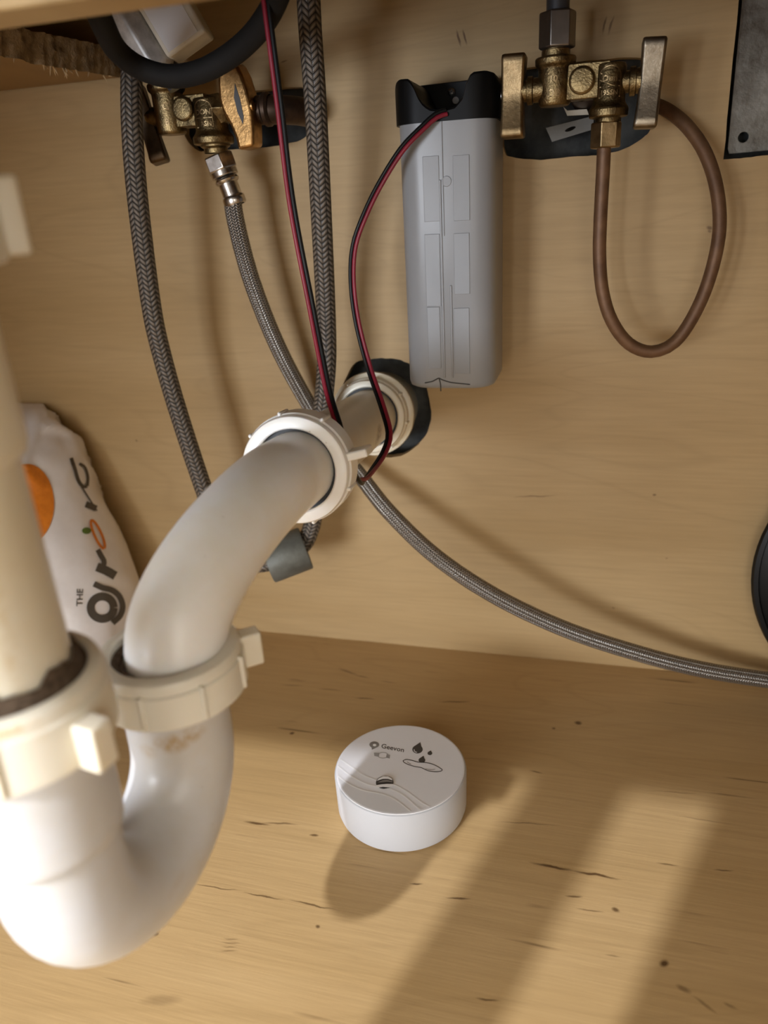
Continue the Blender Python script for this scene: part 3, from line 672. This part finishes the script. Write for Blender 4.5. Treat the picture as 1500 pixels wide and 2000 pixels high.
def hexnut(name, c, h, r, mat, parent, axis=(0,0,1), rot=0.0):
    bm = bmesh.new(); x, y, a = frame(axis)
    for r_, z0, z1 in ((r, 0.0006, h-0.0006),):
        ring = lambda rr, z: [bm.verts.new(Vector(c)+a*z+(x*math.cos(rot+math.pi*k/3)+y*math.sin(rot+math.pi*k/3))*rr) for k in range(6)]
        rs = [ring(r*0.93, 0), ring(r, z0), ring(r, z1), ring(r*0.93, h)]
        for p, q in zip(rs, rs[1:]):
            for k in range(6): bm.faces.new((p[k], p[(k+1) % 6], q[(k+1) % 6], q[k]))
        bm.faces.new(rs[0][::-1]); bm.faces.new(rs[-1])
    return mk(name, bm, mat, parent, smooth=20, bevel=0.0003)
hexnut('hex_nut', RL_+Vector((0.0004,0,0.0138)), 0.0140, 0.0080, 'nut_grey', rv, rot=0.75)
lathe('outlet_neck', RR2+Vector((0,0,-0.0190)), (0,0,1), [(0.0046, 0), (0.0046, 0.0018), (0.0056, 0.0024), (0.0056, 0.0045)], 'brass_old', rv, n=28)
hexnut('hex_nut', RR2+Vector((-0.0006,0,-0.0268)), 0.0105, 0.0068, 'brass_lever', rv, rot=0.75)
for nm, x0, x1, zc_ in (('stem', -0.0385, RL_.x-0.005, 0.3228), ('stem', RR2.x+0.005, 0.0130, 0.3228)):
    lathe(nm, (x0, VY, zc_), (1,0,0), [(0, 0), (0.0044, 0), (0.0044, 0.003), (0.0058, 0.0034), (0.0058, 0.0056), (0.0050, 0.006), (0.0052, x1-x0), (0, x1-x0)], 'brass_old', rv, n=28)
lever(Vector((-0.0413, VY, 0.3208)), 0.0168, 0.0106, 'brass_lever', 0.0, rv, 0.0, lean=math.radians(1.0), depth=0.0070, flip=-1)
lever(Vector((0.0168, VY, 0.3210)), 0.0172, 0.0100, 'lever_pewter', 0.0, rv, 0.0, lean=math.radians(3.0), depth=0.0072, flip=1)
lathe('lever_screw', (-0.0462, VY, 0.3218), (-1,0,0), [(0.0024, 0), (0.0022, 0.0008), (0, 0.0011)], 'screw_steel', rv, n=16)
lathe('wall_stub', (mid.x, VY+0.004, mid.z), (0,1,0), [(0.0070, 0), (0.0070, 0.066)], 'copper_pipe', rv, n=28)
# grey riser tube above it
rt = [P(1087, 60, VY), P(1086, 20, VY), P(1083, -60, VY)]
rt = [Vector((RL_.x+0.0004, VY, RL_.z+0.026)), Vector((RL_.x+0.0002, VY, RL_.z+0.045)), Vector((RL_.x-0.001, VY, ZT-0.002))]
tube('riser_tube', rt, 0.0049, 'dark_pipe', None, n=24, label='dark grey riser tube rising from the right-hand valve', cat='tube', smooth=60)
# copper tube loop
cpx = [(1180,278,-.038),(1178,330,-.038),(1173,420,-.038),(1171,500,-.037),(1177,570,-.036),(1195,627,-.035),(1228,671,-.033),(1272,687,-.031),(1318,668,-.029),(1358,610,-.027),(1388,535,-.025),(1405,450,-.023),(1400,370,-.020),(1378,300,-.016),(1345,250,-.011),(1308,218,-.005),(1275,203,.004),(1255,200,.014)]
tube('copper_tube', [P(*c) for c in cpx], 0.0031, 'copper_dull', None, n=20, label='bent dull copper tube hanging in a loop from the right-hand valve', cat='tube', smooth=60)
# strap and scraps in the cut-out behind the right valve
bm = bmesh.new(); q = [P(x, y, 0.004) for x, y in ((1066,250),(1160,226),(1158,253),(1078,277))]; hcn = P(1114, 252, 0.004)
add_plate_with_holes(bm, [q, [hcn+Vector((0.0026*math.cos(a*math.pi/8), 0, 0.0009*math.sin(a*math.pi/8)+0.0007*math.cos(a*math.pi/8))) for a in range(16)]], (0, 0.0012, 0))
mk('pipe_strap', bm, 'strap_grey', None, 'flat grey metal strap with a slot in the cut-out behind the brass valve', 'strap', smooth=0)
bm = bmesh.new(); add_prism(bm, [P(x, y, -0.002) for x, y in ((1100,208),(1108,216),(1146,213),(1150,224),(1108,226))], (0, 0.0008, 0))
mk('paper_scrap', bm, 'paper_scrap', None, 'small torn pale scrap under the right-hand brass valve', 'scrap', smooth=0)
# ---- left valve
LL, LR = Vector((-0.2148, VY, 0.3285)), Vector((-0.1922, VY, 0.3265))
lv = thing('shutoff_valve', Vector((-0.203, VY, 0.300)), 'greenish brass double shut-off valve behind the braided hoses on the left', 'valve', 'shut-off valves')
vb2 = valve_body(lv, LL, LR, 'brass_old', 0.0076, 0.0082, 0.0125, 0.0105, 0.0150)
mid2 = (LL+LR)/2
lathe('boss', Vector((mid2.x-0.0005, VY-0.004, mid2.z+0.0010)), (0,-1,0), [(0.0056, 0), (0.0056, 0.0028), (0.0046, 0.0036), (0, 0.0036)], 'brass_old', lv, n=32, bevel=0.0003)
bm = bmesh.new(); cyl_text(bm, 'G', LL, 0.0077, 0.0046, 0.0000, a0=0.3); cyl_text(bm, 'B', LL, 0.0077, 0.0040, -0.0066, a0=0.3); mk('cast_mark', bm, 'brass_lever', vb2, smooth=0)
bm = bmesh.new(); LRt = LR; cyl_text(bm, 'VASN', LRt, 0.0082, 0.0030, -0.0066); cyl_text(bm, 'DON', LRt, 0.0082, 0.0034, -0.0016); cyl_line(bm, LRt, 0.0082, arch); cyl_line(bm, LRt, 0.0082, [(-0.0044,-0.0030),(0,-0.0030),(0.0044,-0.0030)])
mk('cast_mark', bm, 'brass_lever', vb2, smooth=0)
lathe('bonnet', Vector((LR.x+0.006, VY, LR.z+0.001)), (1,0,0), [(0.0074, -0.004), (0.0078, 0.001), (0.0066, 0.004), (0.0058, 0.0045), (0.0058, 0.012)], 'brass_old', lv, n=6, bevel=0.0003)
ol = [(-26,-71),(-31,-45),(-33,-15),(-29,5),(-16,30),(-8,52),(-5,73),(27,68),(30,40),(31,10),(26,-25),(19,-52),(9,-73)]
bm = bmesh.new(); lvc = Vector((-0.1748, VY-0.001, 0.3270)); add_prism(bm, [lvc+Vector((x*0.000262, -0.0062, -y*0.000262)) for x, y in ol], (0, 0.0124, 0))
mk('lever', bm, 'brass_orange', lv, smooth=45, bevel=0.0016, seg=3)
bm = bmesh.new(); sl = [(4,-38),(11,-10),(14,18),(11,30),(3,10),(-1,-15)]
add_prism(bm, [lvc+Vector((x*0.000262, -0.0065, -y*0.000262)) for x, y in sl], (0, 0.0010, 0)); mk('lever_slot', bm, 'print_dark', lv, smooth=0)
lathe('lever_screw', (-0.1672, VY-0.005, 0.3270), (1,0,0), [(0.0024, 0), (0.0022, 0.0008), (0, 0.0011)], 'brass_orange', lv, n=16)
lathe('stem', (-0.2270, VY, 0.3265), (1,0,0), [(0, 0), (0.0046, 0), (0.0052, 0.006), (0.0052, 0.008)], 'brass_old', lv, n=28)
lever(Vector((-0.2282, VY, 0.3235)), 0.0186, 0.0088, 'lever_dark', 0.0, lv, math.radians(20), lean=math.radians(-13), depth=0.0075, flip=1)
tube('inlet_pipe', [(-0.172, VY+0.004, 0.3262), (-0.166, VY+0.004, 0.3258), (-0.158, VY+0.006, 0.3255), (-0.152, VY+0.013, 0.3252), (-0.150, VY+0.022, 0.325), (-0.150, 0.020, 0.325)], 0.0066, 'copper_pipe', lv, n=28, smooth=60)
lathe('solder_ring', (-0.1650, VY+0.004, 0.3259), (1,0,0), [(0.0067, 0), (0.0078, 0.0012), (0.0078, 0.003), (0.0067, 0.0042)], 'copper_pipe', lv, n=28)
lathe('outlet_neck', LR+Vector((0.0006,0,-0.0185)), (0,0,1), [(0.0060, 0), (0.0060, 0.002), (0.0075, 0.003), (0.0075, 0.006)], 'brass_old', lv, n=28)
lathe('inlet_neck', LL+Vector((0,0,0.0120)), (0,0,1), [(0.0066, 0), (0.0066, 0.006), (0.0076, 0.0065), (0.0076, 0.0125), (0.0058, 0.0135), (0.0058, 0.018)], 'dark_pipe', lv, n=28)

# ================================================================== CONTROL BOX above the left valve
ctl = thing('solenoid_box', P(335, 100, -0.058), 'white control box with a blank label hanging above the left valve', 'control box')
zc_ = 0.3600; o0 = P(312, 62, -0.062)
Mx = Matrix.Translation(o0) @ Matrix.Rotation(math.radians(14), 4, 'Z') @ Matrix.Rotation(math.radians(-27), 4, 'Y')
def local_box(name, lo, hi, mat, parent, bev):
    bm = bmesh.new(); add_box(bm, lo, hi, Mx); return mk(name, bm, mat, parent, bevel=bev, seg=3)
wb = local_box('housing', (-0.0020, -0.008, -0.0125), (0.0195, 0.012, 0.030), 'box_white', ctl, 0.0016)
local_box('label', (0.0000, -0.0083, -0.0110), (0.0160, -0.0079, 0.030), 'label_white', wb, 0.0)
bm = bmesh.new(); add_lathe(bm, (-0.0095, 0.0, -0.0145), (0,0,1), [(0, 0), (0.0060, 0), (0.0088, 0.0022), (0.0092, 0.005), (0.0092, 0.045), (0, 0.045)], 8); bmesh.ops.transform(bm, matrix=Mx, verts=bm.verts)
mk('metal_barrel', bm, 'cast_metal', ctl, smooth=30, bevel=0.0012, seg=3)
bm = bmesh.new(); add_lathe(bm, (-0.0065, 0.0, -0.0225), (0,0,1), [(0, 0), (0.0042, 0), (0.0042, 0.009), (0, 0.009)], 20); bmesh.ops.transform(bm, matrix=Mx, verts=bm.verts)
mk('spout', bm, 'dark_pipe', ctl)

# ================================================================== HOSES
rp = [(170,-40,-.150),(184,5,-.142),(203,52,-.130),(228,98,-.112),(272,132,-.100),(330,149,-.096),(388,141,-.096),(440,115,-.098),(490,74,-.104),(528,22,-.112),(556,-45,-.120)]
tube('rubber_hose', [P(*c) for c in rp], 0.0046, 'black_rubber', None, n=24, label='thick black rubber hose drooping across the upper left', cat='hose', smooth=60)
sp = [(262,-60,-.034),(258,40,-.040),(257,140,-.053),(258,250,-.060),(270,400,-.062),(296,600,-.060),(318,700,-.056),(350,810,-.054),(398,955,-.052),(425,1020,-.050),(455,1072,-.050),(490,1099,-.052),(525,1099,-.052),(560,1084,-.048),(592,1064,-.043),(608,1030,-.040),(614,990,-.040),(616,930,-.040),(622,850,-.041),(632,780,-.042),(638,700,-.044),(636,600,-.040),(628,430,-.048),(616,200,-.056),(606,60,-.060),(600,-60,-.062)]
hose = tube('sprayer_hose', [P(*c) for c in sp], 0.0052, 'nylon_braid', None, n=28, step=0.0025, label='dark nylon braided sprayer hose hanging in a long loop on the left', cat='hose', smooth=60)
# weight on the hose loop
wa = P(597, 1070, -.043); wb_ = P(523, 1098, -.054); ax = (wb_-wa).normalized()
c0 = (wa+wb_)/2
bm = bmesh.new()
L_ = 0.0245; 
add_lathe(bm, c0-ax*L_*0.5, ax, [(0.0100, 0), (0.0126, 0), (0.0132, 0.0008), (0.0132, L_-0.0008), (0.0126, L_), (0.0100, L_)], 40, True)
mk('hose_weight', bm, 'lead_grey', None, 'dull grey metal hose weight clamped at the bottom of the hose loop', 'weight', smooth=40)
sup = thing('supply_hose', P(437, 300, VY), 'stainless braided supply hose from the left valve sweeping right to the floor', 'hose')
hx = [(452,372,-.038),(460,430,-.038),(484,525,-.036),(516,615,-.032),(556,705,-.026),(606,795,-.016),(652,868,-.014),(704,930,-.022),(760,1000,-.035),(850,1086,-.043),(960,1160,-.044),(1080,1219,-.040),(1200,1262,-.034),(1350,1303,-.026),(1500,1328,-.0185),(1620,1340,-.014)]
tube('braided_tube', [P(*c) for c in hx], lambda s: 0.0047, 'steel_braid', sup, n=32, step=0.0025, smooth=60)
fa = LR+Vector((0.0010, 0, -0.0195)); fb = P(452, 376, -.038); fx = (fb-fa).normalized()
hexnut('swivel_nut', fa+fx*0.0003, 0.0078, 0.0082, 'nut_chrome', sup, axis=fx, rot=0.55)
lathe('nut_collar', fa+fx*0.0078, fx, [(0, 0), (0.0069, 0), (0.0069, 0.0028), (0.0060, 0.0032), (0, 0.0032)], 'nut_chrome', sup, n=32, bevel=0.0003)
lathe('ferrule', fa+fx*0.0112, fx, [(0.0045, 0), (0.0060, 0.0004), (0.0064, 0.0014), (0.0060, 0.0024), (0.0050, 0.0030), (0.0050, 0.0092), (0.0056, 0.0096), (0.0059, 0.0106), (0.0059, 0.0130), (0.0054, 0.0138), (0.0046, 0.0138)], 'nut_chrome', sup, n=36)

# ================================================================== BLACK ROUND LID leaning on the back wall at the right
lc = Vector((0.1675, -0.026, 0.0815)); la = Vector((-0.10, -1.0, 0.10)).normalized()
lid = thing('round_lid', (lc.x, lc.y, 0), 'glossy black round lid leaning on the back panel at the right', 'lid')
lathe('shell', lc-la*0.004, la, [(0, 0.010), (0.050, 0.0085), (0.066, 0.0050), (0.0748, 0.0015), (0.0748, 0.0), (0.066, 0.0028), (0.050, 0.006), (0, 0.0075)], 'black_gloss', lid, n=72, smooth=40)
lathe('rim', lc-la*0.004, la, [(0.0740, -0.002), (0.0775, -0.002), (0.0787, 0.0005), (0.0775, 0.0026), (0.0752, 0.003)], 'black_gloss', lid, n=72, closed=True, smooth=40)

# ================================================================== WATER LEAK SENSOR
PC = Vector((-0.0826, -0.1434, 0)); PR, PH = 0.0325, 0.0233
pk = thing('leak_sensor', PC, 'round white water leak sensor on the plywood floor', 'leak sensor')
lathe('housing', PC, (0,0,1), [(0, 0.0002), (PR-0.0022, 0.0002), (PR-0.0010, 0.0010), (PR-0.0004, 0.0030), (PR-0.0001, PH-0.0016), (PR-0.0004, PH-0.0006), (PR-0.0012, PH), (0, PH)], 'sensor_white', pk, n=96, smooth=35)
lathe('lid', PC+Vector((0,0,PH)), (0,0,1), [(PR-0.0010, -0.0004), (PR-0.0010, 0.00015), (PR-0.0016, 0.00025), (0, 0.00025)], 'sensor_lid', pk, n=96, smooth=0)
zt = PH+0.00032
def q5(x, y): return (640+x/5, 1400+y/5)
def onp(x, y, z=zt): return PZ(x, y, z)
def flat_poly(name, px_lists, mat, z=zt, parent=pk, label=None):
    bm = bmesh.new()
    for pl_ in px_lists: bm.faces.new([bm.verts.new(onp(x, y, z)) for x, y in pl_])
    return mk(name, bm, mat, parent, smooth=0, label=label)
def clip_in(p):
    v = onp(*p); dv = (v-PC).to_2d(); 
    return dv.length < PR-0.0016
# shaded wave field and the wave lines
l1 = [(60,380),(110,405),(220,480),(330,560),(430,605),(520,635),(640,665),(700,690),(790,745),(870,805),(940,852),(1020,890),(1080,920)]
l2 = [(60,450),(110,490),(200,560),(300,620),(400,665),(500,685),(620,712),(720,757),(800,822),(870,882),(935,930),(985,965)]
l3 = [(55,540),(100,578),(180,640),(270,690),(370,725),(480,745),(600,780),(690,830),(760,885),(840,955),(880,1000)]
for l in (l1, l2, l3):
    pts = [q5(*p) for p in _sm2(l, 6)]; pts = [p for p in pts if clip_in(p)]
    flat_poly('wave_line', [[(v.x, v.y) for v in q_] for q_ in ribbon2(pts, 2.6)], 'print_light', zt+0.00006)
pts = [q5(*p) for p in _sm2(l3, 6)]; pts = [p for p in pts if clip_in(p)]
a_, b_ = onp(*pts[0])-PC, onp(*pts[-1])-PC; t0, t1 = math.atan2(a_.y, a_.x), math.atan2(b_.y, b_.x)
if t1 < t0: t1 += 2*math.pi
bm = bmesh.new(); vv = [bm.verts.new(onp(*p)) for p in pts]
for k in range(24, -1, -1):
    t = t0+(t1-t0)*k/24; vv.append(bm.verts.new((PC.x+(PR-0.0017)*math.cos(t), PC.y+(PR-0.0017)*math.sin(t), zt)))
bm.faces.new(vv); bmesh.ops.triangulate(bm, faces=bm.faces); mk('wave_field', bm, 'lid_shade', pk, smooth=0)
# pin logo, name and tag line
pin = circle2(*q5(455,272), 9.6, 6.4, 22, math.radians(125), math.radians(125+300)); pin.append(q5(432,322))
flat_poly('pin_logo', [pin], 'print_grey'); flat_poly('pin_logo', [circle2(*q5(458,276), 3.4, 2.4, 16)], 'print_light', zt+0.00008)
vs_, fs = text_faces('Geevon', 0.012, 3); wd = max(v.x for v in vs_)
o_, ex, ey = Vector(q5(519,303)), Vector((44.5, 8.4))/wd, Vector((2.4, -12.0))
bm = bmesh.new(); add_faces(bm, [onp(*(o_+ex*v.x+ey*v.y)) for v in vs_], fs); mk('brand_name', bm, 'print_dark', pk, smooth=0)
flat_poly('ribbon_mark', [[q5(*p) for p in ((452,350),(500,352),(500,392),(455,382))], [q5(*p) for p in ((575,365),(610,372),(606,408),(570,398))]], 'print_midgrey')
el = circle2(*q5(540,376), 10.2, 5.6, 28); el.append(el[0]); flat_poly('ribbon_mark', [[(v.x, v.y) for v in q_] for q_ in ribbon2(el, 1.2)], 'print_midgrey')
vs_, fs = text_faces('mini', 0.02, 2); wd = max(v.x for v in vs_); o_, ex, ey = Vector(q5(510,378)), Vector((12.0, 2.2))/wd, Vector((0.4, -4.2))
# drops and puddle
def drop(cx_, cy_, r, tip):
    c = Vector((cx_, cy_)); t = Vector(tip); pts = []
    for k in range(21):
        a = math.radians(-40 + 260*k/20); pts.append((c.x+r*math.cos(a), c.y+r*0.80*math.sin(a)))
    pts.append((t.x, t.y)); return pts
for (x, y, r, tx, ty) in ((815.5,1463.5,10.2,821,1449.5),(839.5,1471.2,4.6,841.3,1465.6),(824,1484.6,6.5,827.2,1476)):
    flat_poly('drop', [drop(x, y, r, (tx, ty))], 'print_dark')
arc = [(815.5+6.8*math.cos(math.radians(a)), 1464.2+5.2*math.sin(math.radians(a))) for a in range(100, 200, 10)]
flat_poly('drop_glint', [[(v.x, v.y) for v in q_] for q_ in ribbon2(arc, 1.3)], 'print_light', zt+0.0001)
pud = [(735,430),(765,417),(820,425),(880,442),(950,446),(1010,458),(1060,478),(1105,505),(1118,520),(1095,533),(1040,536),(975,525),(915,497),(850,485),(790,467),(750,448),(735,430)]
pp = [q5(*p) for p in _sm2(pud, 5)]; flat_poly('puddle_outline', [[(v.x, v.y) for v in q_] for q_ in ribbon2(pp, 1.5)], 'print_dark')
for l in (((775,440),(800,455),(815,462)), ((955,510),(1010,517),(1050,512))):
    flat_poly('puddle_outline', [[(v.x, v.y) for v in q_] for q_ in ribbon2([q5(*p) for p in _sm2(l, 4)], 1.0)], 'print_grey')
# push button: dark dished disc, its reflection painted as pale and grey bars
bc = onp(751.3, 1528.4)
bt = lathe('button', bc, (0,0,1), [(0.0042, -0.0003), (0.0042, 0.0002), (0.0036, 0.0003), (0, 0.0002)], 'print_dark', pk, n=40)
bar = [(472,668),(520,660),(580,655),(638,655),(636,676),(600,690),(540,684),(484,692)]
flat_poly('button_glint', [[q5(*p) for p in bar]], 'print_light', zt+0.0005, bt)
top_ = [(478,625),(500,600),(540,582),(590,582),(625,602),(634,622),(590,606),(540,606)]
flat_poly('button_glint', [[q5(*p) for p in top_]], 'print_light', zt+0.0005, bt)
mid_ = [(486,640),(540,616),(590,614),(636,632),(634,642),(580,636),(520,640)]
flat_poly('button_glint', [[q5(*p) for p in mid_]], 'print_grey', zt+0.0006, bt)

# ================================================================== PLASTIC BAG in the left corner
bag = thing('plastic_bag', (-0.338, -0.062, 0), 'stuffed white plastic shopping bag with an orange and dark lettering in the left corner', 'bag')
bm = bmesh.new(); nu, nv = 96, 64; rings = []
def bag_half(z):   # right-hand outline against the wall
    pr_ = [(0.0, -0.300), (0.02, -0.292), (0.045, -0.291), (0.07, -0.296), (0.10, -0.307), (0.125, -0.317), (0.145, -0.329), (0.158, -0.342), (0.166, -0.358)]
    for (za, xa), (zb2, xb) in zip(pr_, pr_[1:]):
        if z <= zb2: return xa+(xb-xa)*max(0, (z-za))/(zb2-za)
    return pr_[-1][1]
for j in range(nv+1):
    t = j/nv; z = 0.0005 + 0.1655*t
    xr = bag_half(z); xl = -0.398; cx_ = (xr+xl)/2; hx_ = (xr-xl)/2
    hy = 0.050*math.sqrt(max(0.0, 1-max(0, (t-0.35)/0.66)**2.4)) * (0.86+0.14*min(1, t*8)); cy_ = -0.0035-hy
    row = []
    for i in range(nu):
        a = 2*math.pi*i/nu; c_, s_ = math.cos(a), math.sin(a); e_ = 0.8
        x = cx_+hx_*math.copysign(abs(c_)**e_, c_); y = cy_+hy*math.copysign(abs(s_)**e_, s_)
        front = max(0, -s_)
        wr = 0.0030*noise.noise((x*38, y*38, z*26)) + 0.0022*(abs(noise.noise((x*70+3, y*70, z*40)))-0.3)
        rg = 1-abs(noise.noise((x*55+9, y*30, z*30+x*40)))*2.2
        wr += 0.0030*max(0, rg)**2
        wr *= (0.30+1.4*min(1, max(0, (-0.318-x)/0.02)))
        row.append(bm.verts.new((min(x+wr*c_, -0.2745), min(y+wr*s_*1.4, -0.002), z)))
    rings.append(row)
for p, q_ in zip(rings, rings[1:]):
    for k in range(nu): bm.faces.new((p[k], p[(k+1) % nu], q_[(k+1) % nu], q_[k]))
bm.faces.new(rings[0][::-1]); bm.faces.new(rings[-1])
bmesh.ops.recalc_face_normals(bm, faces=bm.faces)
bvh = BVHTree.FromBMesh(bm)
mk('sack', bm, 'bag_film', bag, smooth=70)
def on_bag(px, py, lift=0.0006):
    d = ray(px, py).normalized(); h, nrm, _, _ = bvh.ray_cast(CAM, d)
    if h is None: return None
    if nrm.dot(d) > 0: nrm = -nrm
    return h+nrm*lift
def bag_print(name, px_pts, faces, mat, lift=0.0006, sub=2):
    bm = bmesh.new(); vv = [bm.verts.new((x, y, 0)) for x, y in px_pts]
    for f in faces:
        try: bm.faces.new([vv[i] for i in f])
        except ValueError: pass
    bmesh.ops.triangulate(bm, faces=bm.faces)
    for _ in range(sub): bmesh.ops.subdivide_edges(bm, edges=[e for e in bm.edges if e.calc_length() > 7], cuts=1)
    bmesh.ops.triangulate(bm, faces=bm.faces)
    bad = []
    for v in bm.verts:
        h = on_bag(v.co.x, v.co.y, lift)
        if h is None: bad.append(v)
        else: v.co = h
    bmesh.ops.delete(bm, geom=bad, context='VERTS')
    if len(bm.faces): mk(name, bm, mat, bag, smooth=60)
    else: bm.free()
def bag_text(name, body, org, run, up_, off, mat, sub=2):
    vs_, fs = text_faces(body, off, 4); wd = max(v.x for v in vs_); o_ = Vector(org); ex = Vector(run)/wd; ey = Vector(up_)
    bag_print(name, [tuple(o_+ex*v.x+ey*v.y) for v in vs_], fs, mat, sub=sub)
def b6(p): return (p[0]/3.225, 780+p[1]/3.225)
def bag_stroke(name, lst, wd, mat, parts=None):
    bm_pts, fcs = [], []
    for l, w_ in lst:
        for q_ in ribbon2([b6(p) for p in _sm2(l, 5)], w_/3.225):
            k = len(bm_pts); bm_pts += [(v.x, v.y) for v in q_]; fcs.append((k, k+1, k+2, k+3))
    bag_print(name, bm_pts, fcs, mat, sub=0)
ringc = lambda cx, cy, rx, ry, rot=0.0: [(cx+rx*math.cos(t)*math.cos(rot)-ry*math.sin(t)*math.sin(rot), cy+rx*math.cos(t)*math.sin(rot)+ry*math.sin(t)*math.cos(rot)) for t in [2*math.pi*k/20 for k in range(21)]]
bag_stroke('letter', [(ringc(640,1312,72,70), 50), ([(588,1162),(640,1186),(700,1202),(745,1238),(768,1300),(752,1362),(704,1408)], 36)], 0, 'bag_text')
bag_stroke('letter', [([(606,1056),(665,1080),(722,1112)], 56), ([(642,1066),(652,1024),(632,985),(612,948)], 32)], 0, 'bag_text')
bag_stroke('letter', [(ringc(612,852,96,22,math.radians(66)), 16)], 0, 'bag_orange')
bag_stroke('letter', [([(536,662),(570,675),(602,690)], 40), ([(606,704),(572,650),(540,600),(505,545)], 10)], 0, 'bag_text')
bag_stroke('letter', [([(445,372),(468,440),(490,512),(518,550),(545,548)], 22), ([(495,405),(530,430),(549,490),(546,548)], 17)], 0, 'bag_text')
bag_text('small_word', 'THE', (160,1184), (1,-34), (-17,0), 0.012, 'bag_text', 1)
lf = circle2(168, 1037, 9, 6.5, 20); bag_print('leaf', lf, [list(range(20))], 'bag_green')
fr = circle2(52, 985, 53, 78, 48); bag_print('orange_fruit', fr, [list(range(48))], 'bag_orange', sub=4)
